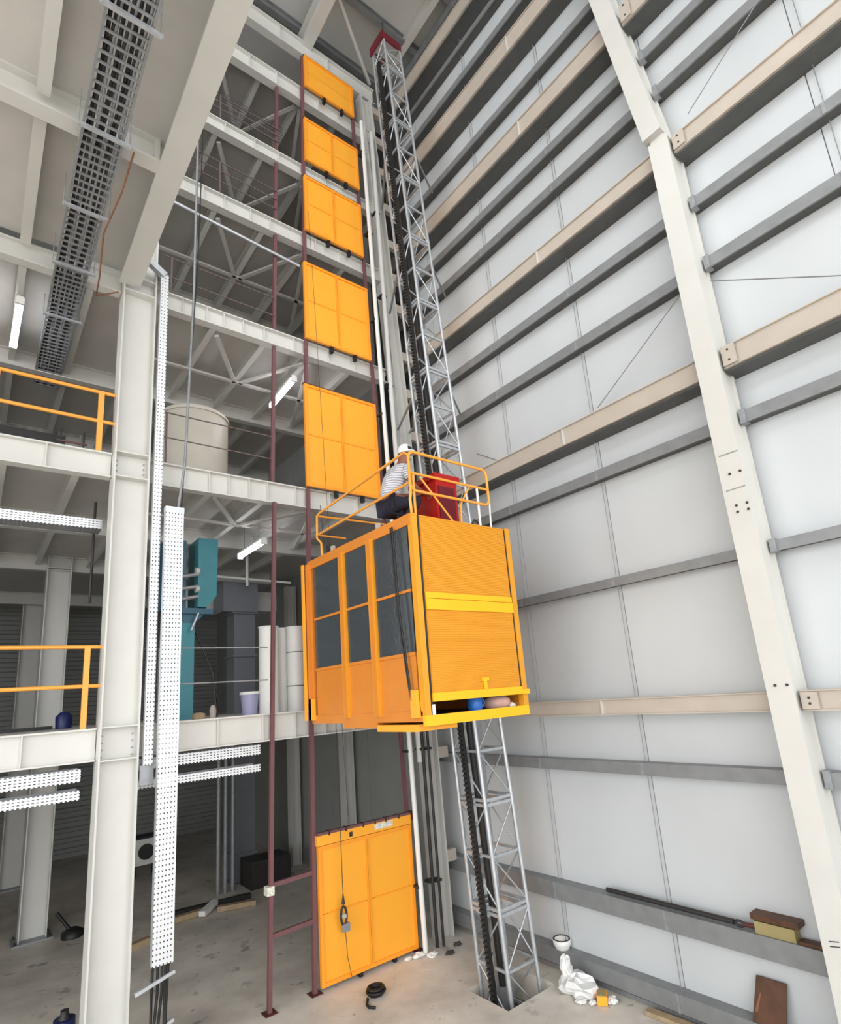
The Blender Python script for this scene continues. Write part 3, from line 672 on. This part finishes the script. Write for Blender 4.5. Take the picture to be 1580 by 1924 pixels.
# other sides and roof
cb_('far_sheet', CAGEOR, CX0+.07, CX1-.07, CY1-.03, CY1-.01, CZ0+.17, CZ1-.03)
cb_('right_sheet', CAGEOR, CX1-.03, CX1-.015, CY0+.06, CY1-.1, CZ0+.17, CZ1-.03)
cb_('roof_plate', CAGEOR, CX0+.06, CX1, CY0+.0, CY1, CZ1-.05, CZ1-.01)
for y in (CY0+.12, CY1-.07):
    cb_('foot_bracket', ORANGE, CX0-.05, CX0+.0, y-.05, y+.07, CZ0+.1, CZ0+.42)
cb_('lower_flap', ORANGE, CX0-.02, CX0+.6, CY0+.12, 6.3, CZ0-.06, CZ0+.02)
cb_('lower_flap', CAGEOR, CX0, CX0+.6, 6.32, 7.2, CZ0-.02, CZ0+.05)
MB().tube([(CX0-.05, 5.66, CZ1-.1), (CX0-.06, 5.6, 5.2), (CX0-.04, 5.5, CZ0+.3)], .012, 6).build('hanging_cable', BLACK, cage)
MB().tube([(CX0-.05, 5.7, CZ1-.1), (CX0-.07, 5.63, 5.2), (CX0-.04, 5.52, CZ0+.3)], .01, 6).build('hanging_cable', BLACK, cage)
# roof guard rails
def loop(pts, r=.02):
    return MB().tube(pts, r, 8)
def rrect(x0, x1, z0, z1, y, c=.09):
    pts = []
    for cx_, cz_, a0 in ((x1-c, z1-c, 0), (x0+c, z1-c, 90), (x0+c, z0+c, 180), (x1-c, z0+c, 270)):
        for t in range(5):
            a = math.radians(a0+t*22.5); pts.append((cx_+c*math.cos(a), y, cz_+c*math.sin(a)))
    pts.append(pts[0]); return pts
gr = loop(rrect(4.24, 5.66, 6.76, 7.3, CY0+.02)).build('roof_guard_rail', RAILY, cage)
MB().tube([(4.26, CY0+.02, 7.0), (5.65, CY0+.02, 7.0)], .018, 8).build('middle_rail', RAILY, gr)
for x in (4.3, 5.45): MB().tube([(x, CY0+.03, CZ1-.02), (x, CY0+.03, 7.0)], .018, 8).build('upright', WHITE if x > 5 else RAILY, gr)
MB().tube([(4.42, CY0+.04, 6.98), (4.95, CY0+.04, CZ1)], .014, 6).build('stay', RAILY, gr)
MB().tube([(5.1, CY0+.04, CZ1), (5.12, CY0+.04, 6.7), (5.3, CY0+.04, 6.98)], .014, 6).build('stay', RAILY, gr)
MB().tube([(5.68, CY0+.03, 6.85), (5.66, CY0+.03, CZ1)], .014, 6).build('upright', WHITE, gr)
gl = MB().tube([(CX0+.06, 5.36, CZ1-.02), (CX0+.0, 5.3, 6.6), (CX0+.05, 5.34, 6.72), (CX0+.05, 5.34, 7.24), (CX0+.05, 5.42, 7.3), (CX0+.02, 7.7, 7.16), (CX0+.0, 7.76, 7.12), (CX0+.0, 7.78, 6.75), (CX0+.04, 7.72, 6.66), (CX0+.04, 7.7, CZ1-.02)], .019, 8).build('roof_guard_rail', RAILY, cage)
MB().tube([(CX0+.05, 5.36, 6.86), (CX0+.0, 7.76, 6.8)], .017, 8).build('middle_rail', RAILY, gl)
gb = MB().tube([(CX0+.0, 7.76, 7.12), (5.8, 7.76, 7.16), (5.8, 7.76, CZ1)], .018, 8).build('roof_guard_rail', RAILY, cage)
MB().tube([(CX0+.02, 7.76, 6.8), (4.7, 7.76, 6.8)], .016, 8).build('middle_rail', RAILY, gb)
for y in (6.05, 7.3): cb_('roof_lug', TAN, CX0+.0, CX0+.05, y, y+.06, CZ1, CZ1+.08)
# red drive unit on the roof
du = cb_('drive_box', RED, 5.02, 5.42, 5.75, 6.3, CZ1-.01, 7.26)
cb_('drive_lid', RED, 4.98, 5.46, 5.71, 6.34, 7.2, 7.28, parent=du)
cb_('drive_dark_panel', REDD, 5.06, 5.36, 5.735, 5.75, 6.5, 7.1, parent=du)  # darker red panel on the near face of the drive box
cb_('drive_bracket', REDD, 5.42, 5.9, 5.9, 6.1, CZ1-.01, 6.66, parent=du)
MB().lathe((5.25, 6.55, CZ1-.01), [(.13, 0), (.13, .5), (.1, .56)], 14).build('drive_motor', DARK, du)
MB().tube([(5.5, 5.7, CZ1), (5.6, 5.62, 6.62), (5.78, 5.6, 6.5), (5.8, 5.6, CZ1)], .015, 6).build('drive_hose', DARK, du)
MB().lathe((5.62, 5.95, CZ1-.01), [(.08, 0), (.08, .2), (.05, .24)], 12).build('drive_cap', REDD, du)
# loose things lying inside the cage, seen through the gap
jug = thing('blue_jug', (5.2, 5.55, CZ0+.11), 'bright blue jug inside the cage seen through the gap', 'jug')
MB().lathe((5.2, 5.55, CZ0+.11), [(.09, 0), (.1, .04), (.1, .17), (.05, .22), (.035, .26)], 16).build('body', BLUEL, jug)
MB().tube([(5.28, 5.5, CZ0+.14), (5.33, 5.5, CZ0+.2), (5.27, 5.5, CZ0+.28)], .012, 6).build('handle', BLUEL, jug)
sk = thing('cement_sack', (5.6, 5.56, CZ0+.11), 'pale pink sack inside the cage beside the blue jug', 'sack')
SACK = mat('pink_sack', (196, 160, 150), .8, var=.12, scale=12)
MB().lathe((5.6, 5.56, CZ0+.11), [(.16, 0), (.2, .05), (.19, .12), (.1, .17)], 14).build('body', SACK, sk)
MB().lathe((5.72, 5.45, CZ0+.13), [(.03, 0), (.05, .06), (.02, .13)], 10, 'X').build('tied_end', WHITE, sk)

# ================================================================== worker on the cage roof
def skin_obj(name, nodes, edges, m, parent, root=0, sub=2):
    o = ORG[parent.name]; me = bpy.data.meshes.new(name)
    me.from_pydata([(p[0]-o[0], p[1]-o[1], p[2]-o[2]) for p, r in nodes], edges, [])
    ob = bpy.data.objects.new(name, me); COL.objects.link(ob); ob.parent = parent; ORG[ob.name] = o
    sm = ob.modifiers.new('Skin', 'SKIN'); sm.use_smooth_shade = True
    if not me.skin_vertices: me.skin_vertices.new()
    for i, (p, r) in enumerate(nodes):
        d = me.skin_vertices[0].data[i]; d.radius = r if isinstance(r, tuple) else (r, r); d.use_root = (i == root)
    ss = ob.modifiers.new('Subdivision', 'SUBSURF'); ss.levels = sub; ss.render_levels = sub
    me.materials.append(m); return ob
man = thing('person', (4.5, 6.0, CZ1-.01), 'person in white cap and striped shirt crouching on the cage roof', 'person')
N = []; E_ = []
def nd(p, r, link=None):
    N.append((p, r)); i = len(N)-1
    if link is not None: E_.append((link, i))
    return i
pel = nd((4.40, 6.05, 6.80), (.13, .13)); bel = nd((4.42, 6.05, 6.95), .13, pel); che = nd((4.49, 6.03, 7.17), .145, bel)
nb = nd((4.57, 6.01, 7.35), .085, che); nk = nd((4.62, 6.0, 7.43), .055, nb)
hd = nd((4.675, 5.985, 7.53), (.082, .09), nk); ht = nd((4.685, 5.98, 7.63), (.08, .088), hd); hp = nd((4.68, 5.98, 7.70), .05, ht)
nose = nd((4.69, 5.89, 7.535), .015, hd)
for sgn, sh, el, wr, hn in ((-1, (4.56, 5.84, 7.29), (4.60, 5.74, 7.02), (4.80, 5.78, 6.96), (4.88, 5.80, 6.955)), (1, (4.60, 6.2, 7.29), (4.74, 6.26, 7.05), (4.92, 6.12, 7.05), (4.98, 6.06, 7.06))):
    a = nd(sh, .068, nb); b = nd(el, .045, a); c_ = nd(wr, .03, b); h = nd(hn, (.034, .02), c_)
    d = (Vector(hn)-Vector(wr)).normalized(); sd = d.cross(Vector((0, 0, 1))).normalized()
    for f_ in range(4):
        off = sd*((f_-1.5)*.021); L = (.06, .072, .068, .052)[f_]
        p1_ = Vector(hn)+d*.035+off; p2_ = p1_+d*L*.55-Vector((0, 0, .012)); p3_ = p2_+d*L*.3-Vector((0, 0, .03))
        i1 = nd(tuple(p1_), .0095, h); i2 = nd(tuple(p2_), .0085, i1); nd(tuple(p3_), .0075, i2)
    t1_ = Vector(hn)-d*.01-sd*.04*sgn; t2_ = t1_+d*.04-sd*.012*sgn-Vector((0, 0, .015))
    i1 = nd(tuple(t1_), .011, h); nd(tuple(t2_), .009, i1)
for hip, kn, an, toe in (((4.42, 5.95, 6.77), (4.80, 5.86, 6.88), (4.50, 5.9, 6.50), (4.68, 5.88, 6.46)), ((4.42, 6.15, 6.77), (4.84, 6.18, 6.80), (4.56, 6.2, 6.50), (4.74, 6.22, 6.46))):
    a = nd(hip, .095, pel); b = nd(kn, .062, a); c_ = nd(an, .042, b); nd(toe, .034, c_)
skin_obj('body', N, E_, SKIN, man)
# shirt
sh_n = [((4.405, 6.05, 6.86), (.15, .155)), ((4.42, 6.05, 6.98), .155), ((4.49, 6.03, 7.18), .168), ((4.565, 6.01, 7.345), .1), ((4.6, 6.0, 7.4), .066),
        ((4.555, 5.835, 7.295), .085), ((4.585, 5.77, 7.12), .068), ((4.6, 6.205, 7.295), .085), ((4.69, 6.245, 7.13), .068)]
skin_obj('shirt', sh_n, [(0, 1), (1, 2), (2, 3), (3, 4), (3, 5), (5, 6), (3, 7), (7, 8)], SHIRT, man)
tr_n = [((4.40, 6.05, 6.80), .145), ((4.42, 5.95, 6.78), .112), ((4.80, 5.86, 6.885), .078), ((4.52, 5.9, 6.54), .056), ((4.42, 6.15, 6.78), .112), ((4.84, 6.18, 6.81), .078), ((4.57, 6.2, 6.54), .056)]
skin_obj('trousers', tr_n, [(0, 1), (1, 2), (2, 3), (0, 4), (4, 5), (5, 6)], NAVY, man)
for (a, b) in (((4.47, 5.9, 6.475), (4.72, 5.88, 6.465)), ((4.53, 6.2, 6.475), (4.78, 6.22, 6.465))):
    skin_obj('boot', [(a, .05), (((a[0]+b[0])/2, a[1], 6.475), .048), (b, .04)], [(0, 1), (1, 2)], BLACK, man)
cp = MB(); cp.lathe((4.685, 5.98, 7.60), [(.105, 0), (.108, .05), (.095, .1), (.06, .14), (.01, .155)], 18); cap = cp.build('cap', WHITE, man)
HA = math.radians(-82)
def hpt(f, l, z):   # point relative to head axis: f forward, l left
    return (4.685+f*math.cos(HA)-l*math.sin(HA), 5.98+f*math.sin(HA)+l*math.cos(HA), z)
vs = [hpt(.1*math.cos(a), .1*math.sin(a), 7.615) for a in [math.radians(-75+t*18.75) for t in range(9)]]
vo = [hpt((.1+.085*math.cos(math.radians(-75+t*18.75)))*math.cos(math.radians(-75+t*18.75)), .13*math.sin(math.radians(-75+t*18.75)), 7.60) for t in range(9)]
mb = MB(); mb.add(vs+vo+[(x, y, z-.012) for x, y, z in vs+vo], [(i, i+1, 10+i, 9+i) for i in range(8)]+[(18+i, 27+i, 28+i, 19+i) for i in range(8)]+[(9+i, 10+i, 28+i, 27+i) for i in range(8)])
mb.build('visor', WHITE, cap)
mb = MB(); mb.bar(hpt(.104, -.035, 7.66), hpt(.104, .035, 7.66), .012, .05); mb.build('cap_badge', BLACK, cap)
HAIR = mat('black_hair', (28, 24, 22), .7, var=.2)
MB().lathe(hpt(-.03, 0, 7.5), [(.05, 0), (.085, .04), (.088, .11)], 14).build('hair', HAIR, man)
for l in (-.03, .03): MB().lathe(hpt(.078, l, 7.575), [(.004, -.008), (.01, 0), (.004, .008)], 8).build('eye', BLACK, man)
MB().bar(hpt(.084, -.028, 7.487), hpt(.084, .028, 7.487), .008, .01).build('mouth', MAROOND, man)
for l in (-.088, .088): MB().lathe(hpt(-.005, l, 7.52), [(.012, 0), (.018, .02), (.012, .045)], 8).build('ear', SKIN, man)
MB().tube([(4.4, 5.9, 6.9), (4.52, 5.87, 6.88), (4.56, 6.0, 6.86)], .02, 6).build('tool_belt', COPPER, man)

# ================================================================== inside the building, first floor
Z1 = 4.075
tm = thing('bucket_elevator', (3.0, 10.3, Z1), 'teal metal machine with slanted chute behind the wide tray', 'machine')
def poly(mb, pts, y0, y1):
    n = len(pts); mb.add([(x, y0, z) for x, z in pts]+[(x, y1, z) for x, z in pts], [tuple(range(n)), tuple(range(2*n-1, n-1, -1))]+[(i, n+i, n+(i+1) % n, (i+1) % n) for i in range(n)]); return mb
poly(MB(), [(3.03, 5.98), (3.2, 5.98), (3.36, 6.2), (3.38, 7.25), (3.03, 7.25)], 10.1, 10.7).build('head_box', TEAL, tm)
MB().box(2.72, 3.0, 10.15, 10.6, Z1, 5.7).build('leg_casing', TEAL, tm)
MB().box(2.7, 3.3, 10.1, 10.65, 5.86, 5.96).build('flange_plate', TEALD, tm)
MB().box(2.5, 2.85, 10.2, 10.6, 5.96, 7.2).build('inner_casing', TEALD, tm)
poly(MB(), [(2.72, 5.7), (3.0, 5.7), (3.16, 5.86), (2.72, 5.86)], 10.15, 10.6).build('hopper_neck', TEALD, tm)
for z in (6.3, 6.62): MB().lathe((2.98, 10.08, z), [(.07, 0), (.06, .06), (.02, .08)], 12, 'X').build('lamp_cap', CREAM, tm)
for z in (6.1, 6.28, 6.5): MB().tube([(2.75, 10.05, z), (3.02, 10.05, z+.06)], .035, 7).build('hose', GALVD, tm)
MB().tube([(3.02, 10.0, 5.86), (2.9, 10.0, 5.55)], .02, 6).build('brace', GALV, tm)
MB().tube([(3.05, 10.3, 5.6), (3.35, 10.2, 4.8), (3.38, 10.1, Z1)], .02, 6).build('brace', DARK, tm)
du_ = thing('square_duct', (5.0, 13.2, Z1), 'dark grey square duct with wider hood behind the first floor railing', 'duct')
MB().box(4.74, 5.24, 13, 13.5, Z1, 6.4).build('shaft', DUCT, du_); MB().box(4.45, 5.28, 12.9, 13.6, 6.4, 7.1).build('hood', DUCT, du_)
MB().box(4.7, 5.28, 12.96, 13.54, 5.35, 5.4).build('flange', DUCT, du_); MB().box(4.68, 5.3, 12.94, 13.56, 6.36, 6.42).build('flange', DUCT, du_)
for k, (x, y, r) in enumerate(((4.0, 9.32, .165), (4.33, 9.5, .1), (4.5, 9.3, .16))):
    g = thing('sheet_roll', (x, y, Z1), ['white standing roll partly behind the free maroon post', 'slim white roll between the two thick ones', 'white banded roll beside the cage edge'][k], 'roll', 'white rolls on the first floor')
    MB().lathe((x, y, Z1), [(r, 0), (r, 1.44)], 22).build('tube', WHITE, g)
    MB().lathe((x, y, Z1+1.44), [(r+.012, 0), (r+.012, .02), (r*.7, .03)], 22).build('rim', WHITE, g)
    if k == 2:
        for z in (.42, 1.0): MB().lathe((x, y, Z1+z), [(r+.004, 0), (r+.004, .012)], 22).build('band', DARK, g)
bk = thing('plastic_bucket', (3.7, 9.42, Z1), 'lavender plastic bucket with white lid beside the rolls', 'bucket')
MB().lathe((3.7, 9.42, Z1), [(.12, 0), (.15, .33)], 20).build('pail', LAV, bk); MB().lathe((3.7, 9.42, Z1+.33), [(.165, 0), (.165, .03), (.15, .045)], 20).build('lid', WHITE, bk)
tag(MB().lathe((2.85, 9.35, Z1), [(.1, 0), (.1, .08), (.04, .1)], 12).build('rag_heap', WOOD), 'small brown rag heap at the foot of the teal machine', 'rag')
tag(MB().lathe((3.25, 9.9, Z1), [(.05, 0), (.06, .12), (.03, .2)], 10).build('sack_scrap', TAN), 'pale scrap sack leaning beside the teal machine', 'sack')
sp = thing('sprinkler_pipe', (4.0, 12.6, 7.0), 'white sprinkler pipe under the ceiling by the lit tube', 'pipe')
MB().tube([(3.7, 12.6, 7.15), (6.0, 12.6, 7.1)], .03, 8).build('pipe', WHITE, sp)
for x in (3.9, 4.9): MB().tube([(x, 12.6, 7.9), (x, 12.6, 6.95)], .035, 8).build('drop', WHITE, sp)
tag(MB().box(3.9, 6.2, 13.9, 14.1, 6.6, 7.1).build('wall_beam', CREAM), 'pale beam across behind the dark duct hood', 'beam')
# left part, first floor
tag(MB().lathe((1.32, 11.8, Z1), [(.12, 0), (.13, .2), (.06, .28)], 14).build('blue_drum', BLUE), 'dark blue drum behind the orange railing post', 'drum')
tag(MB().box(-.2, 1.2, 12.2, 12.6, Z1, Z1+.06).build('loading_plate', DARK), 'dark plate lying behind the orange railing', 'plate')
tag(MB().tube([(1.3, 9.6, 7.5), (1.3, 9.6, 5.9)], .02, 6).build('hanging_bar', DARK), 'dark bar hanging left of the tall column', 'bar')
# second floor
tk = thing('storage_tank', (3.05, 10.6, 8.0), 'beige round tank on the second floor behind thin railing', 'tank')
MB().lathe((3.05, 10.6, 8.0), [(.64, 0), (.64, 1.8), (.6, 1.86)], 36).build('shell', TANK, tk)
MB().lathe((3.05, 10.6, 9.75), [(.665, 0), (.665, .05)], 36).build('top_band', TANK, tk)
tag(MB().box(-.4, .95, 10.9, 11.5, 8.0, 9.1).build('dark_interior_box', DARK), 'dark box standing in for the unlit interior behind the upper orange railing', 'crate')  # dark box fills in the shade of the far interior
hv = thing('hose_stand', (.9, 9.3, 8.0), 'thin dark stand behind the upper orange railing', 'stand')
for x in (.75, 1.05): MB().tube([(x, 9.3, 8.0), (x, 9.3, 8.5)], .015, 6).build('leg', DARK, hv)
MB().tube([(.7, 9.3, 8.3), (1.1, 9.3, 8.3)], .015, 6).build('bar', MAROON, hv)
# ground floor interior
d0 = thing('square_duct', (5.75, 15.2, 0), 'tall grey square duct on the ground floor behind the posts', 'duct')
MB().box(5.5, 6.02, 15, 15.5, .03, 3.6).build('shaft', DUCT, d0); MB().box(5.46, 6.06, 14.96, 15.54, .62, .68).build('flange', DUCT, d0); MB().box(5.44, 6.08, 14.94, 15.56, 0, .03).build('foot', DUCT, d0)
for k, x in enumerate((4.95, 5.12, 5.3)):
    tag(MB().tube([(x, 14.6, 0), (x, 14.6, 3.5)], .05, 8).build('service_pipe', GALVD), 'grey service pipe beside the ground floor duct, %s from left' % ORD[k], 'pipe', 'service pipes')
ac = thing('condenser_unit', (4.1, 18, .0), 'small white condenser unit far back on the ground floor', 'appliance')
MB().box(3.8, 4.4, 17.8, 18.2, .3, .95).build('casing', WHITE, ac); MB().box(3.76, 4.44, 17.76, 18.24, .95, 1.0).build('lid', DARK, ac)
MB().lathe((4.1, 17.79, .62), [(.2, -.01), (.2, .01)], 18, 'Y').build('fan_grille', DARK, ac)
for x in (3.85, 4.35): MB().box(x-.03, x+.03, 17.85, 18.15, 0, .3).build('foot', DARK, ac)
for k, (a, b, m) in enumerate((((3.7, 13.55, .06), (4.35, 13.6, .06), WOOD), ((4.2, 13.35, .08), (4.6, 13.75, .12), WHITE), ((4.55, 13.45, .06), (5.3, 13.2, .06), WOOD), ((3.6, 14.0, .05), (5.4, 13.75, .05), DARK), ((2.2, 12.6, .05), (3.1, 12.9, .05), WOOD))):
    tag(MB().bar(a, b, .14, .1).build('timber_offcut', m), ['short plank on the floor behind the wide tray', 'crumpled white board among the planks', 'pale plank ending towards the free maroon post', 'long dark skid behind the planks', 'single plank left of the wide tray'][k], 'plank')
dr = thing('oil_drum', (1.36, 10.0, 0), 'dark blue drum at the bottom left beside the tall column', 'drum')
MB().lathe((1.36, 10.0, 0), [(.13, 0), (.14, .15), (.13, .34)], 18).build('body', BLUE, dr); MB().lathe((1.36, 10.0, .34), [(.08, 0), (.05, .06), (.05, .1)], 12).build('cap', DARK, dr)
sw = thing('floor_polisher', (1.95, 14.6, 0), 'dark handled tool lying by the pale inside column', 'tool')
MB().lathe((2.02, 14.5, 0), [(.2, 0), (.2, .1), (.1, .16)], 16).build('head', BLACK, sw); MB().tube([(2.0, 14.5, .1), (1.75, 14.7, .45)], .035, 7).build('handle', BLACK, sw)
tag(MB().box(5.6, 6.6, 14.2, 14.9, 0, .6).build('dark_crate', DARK), 'dark crate at the foot of the ground floor duct', 'crate')

# ================================================================== hall floor clutter
coil = thing('cable_coil', (5.02, 8.02, 0), 'coil of black cable on the floor before the lowest gate', 'cable')
for k in range(5):
    r = .1+.018*(k % 3); pts = [(5.02+r*math.cos(t*math.pi/8+k), 8.02+r*.9*math.sin(t*math.pi/8+k), .022+.03*k*.6) for t in range(17)]
    MB().tube(pts, .02, 6).build('turn', BLACK, coil)
tag(MB().tube([(4.85, 7.98, .02), (4.76, 7.86, .02), (4.74, 7.78, .02), (4.8, 7.7, .02)], .02, 6).build('cable_tail', BLACK), 'short black cable end lying beside the coil', 'cable')
def crumple(c, r, n, seed, sq=(1, 1, 1)):
    rnd = random.Random(seed); vs = []; R_, C_ = 9, 14
    for i in range(R_):
        a = math.pi*i/(R_-1)
        for j in range(C_):
            b = 2*math.pi*j/C_; q = r*(.62+.5*rnd.random())
            vs.append((c[0]+q*sq[0]*math.sin(a)*math.cos(b), c[1]+q*sq[1]*math.sin(a)*math.sin(b), max(0.004, c[2]+q*sq[2]*math.cos(a))))
    return MB().add(vs, [(i*C_+j, i*C_+(j+1) % C_, (i+1)*C_+(j+1) % C_, (i+1)*C_+j) for i in range(R_-1) for j in range(C_)])
bgm = thing('plastic_bag', (6.98, 5.95, 0), 'crumpled white plastic bag on the floor by the mast pit', 'bag')
crumple((7.02, 5.95, .09), .26, 0, 3, (1, 1.15, .6)).build('heap', BAG, bgm); crumple((6.95, 6.05, .3), .11, 0, 5, (.8, .8, 1.5)).build('peak', BAG, bgm)
for k, (x, y, r) in enumerate(((6.82, 5.75, .07), (7.15, 5.7, .06), (7.1, 5.45, .08), (6.9, 5.62, .05))):
    tag(crumple((x, y, r*.5), r, 0, 11+k, (1.2, 1, .6)).build('paper_scrap', BAG), 'white paper scrap beside the plastic bag, %s one' % ['left', 'back', 'front', 'middle'][k], 'scrap', 'paper scraps')
bx = thing('small_carton', (7.05, 5.55, 0), 'small orange and yellow carton beside the plastic bag', 'box')
MB().bar((6.95, 5.5, .06), (7.1, 5.6, .06), .13, .11).build('carton', ORANGE, bx); MB().bar((6.955, 5.505, .12), (7.095, 5.6, .12), .11, .008).build('flap', YELBOX, bx)
bw = thing('tape_roll', (7.34, 6.45, .31), 'white bowl-shaped roll on the lowest wall girt', 'roll')
MB().lathe((7.38, 6.45, .31), [(.1, 0), (.13, .06), (.14, .13), (.1, .13), (.08, .05)], 18).build('ring', WHITE, bw)
MB().tube([(7.38+.12*math.cos(t*.5), 6.45+.12*math.sin(t*.5), .44) for t in range(14)], .012, 5).build('strap', DARK, bw)
pipe = thing('steel_rod', (7.4, 4.6, 1.25), 'long dark steel rod lying on the second wall girt', 'rod')
MB().tube([(7.38, 5.5, 1.3), (7.37, 3.75, 1.3)], .032, 8).build('shank', DARK, pipe)
MB().tube([(7.36+.0, 3.68+.05*math.cos(t*math.pi/6), 1.3+.03*math.sin(t*math.pi/6)) for t in range(13)], .016, 6).build('eye', DARK, pipe)
MB().tube([(7.37, 3.64, 1.3), (7.36, 3.5, 1.31)], .026, 7).build('tip', MAROOND, pipe)
cbx = tag(MB().box(7.33, 7.47, 3.08, 3.5, 1.25, 1.38).build('flat_carton', YELBOX), 'pale yellow flat carton on the second wall girt', 'box')
tag(MB().bar((7.4, 3.52, 1.43), (7.4, 3.02, 1.43), .18, .06).build('rusty_slab', BROWN), 'rusty brown slab lying on the pale yellow carton', 'plate')
tag(MB().bar((7.38, 3.05, 1.27), (7.38, 2.75, 1.27), .12, .03).build('rusty_strip', BROWN), 'thin rusty strip on the second girt next to wall column', 'plate')
bl = thing('brown_plate', (7.3, 3.4, .31), 'rusty brown plate leaning on the wall above lowest girt', 'plate')
mb = MB(); mb.add([(7.31, 3.71, .315), (7.31, 3.36, .315), (7.44, 3.32, .75), (7.44, 3.64, .75), (7.335, 3.71, .315), (7.335, 3.36, .315), (7.46, 3.32, .75), (7.46, 3.64, .75)], [(0, 1, 2, 3), (7, 6, 5, 4), (0, 4, 5, 1), (1, 5, 6, 2), (2, 6, 7, 3), (3, 7, 4, 0)])
mb.build('sheet', BROWN, bl); MB().bar((7.335, 3.66, .42), (7.4, 3.6, .6), .012, .03).build('bright_scrape', COPPER, bl)
tag(MB().bar((7.2, 5.0, .03), (7.3, 3.0, .03), .12, .05).build('floor_plank', WOOD), 'brown plank on the floor along the white wall', 'plank')
for k, (x, y, s_) in enumerate(((6.35, 8.35, .07), (6.6, 8.2, .06), (6.2, 8.5, .08), (6.9, 8.35, .06), (6.0, 8.55, .05))):
    tag(crumple((x, y, s_*.3), s_, 0, 30+k, (1.6, 1, .6)).build('rubble_piece', WHITE if k % 2 == 0 else CONC2), 'rubble piece at the foot of the white pipes, %s from the gate' % ORD[4-k], 'rubble', 'rubble at the pipe feet')
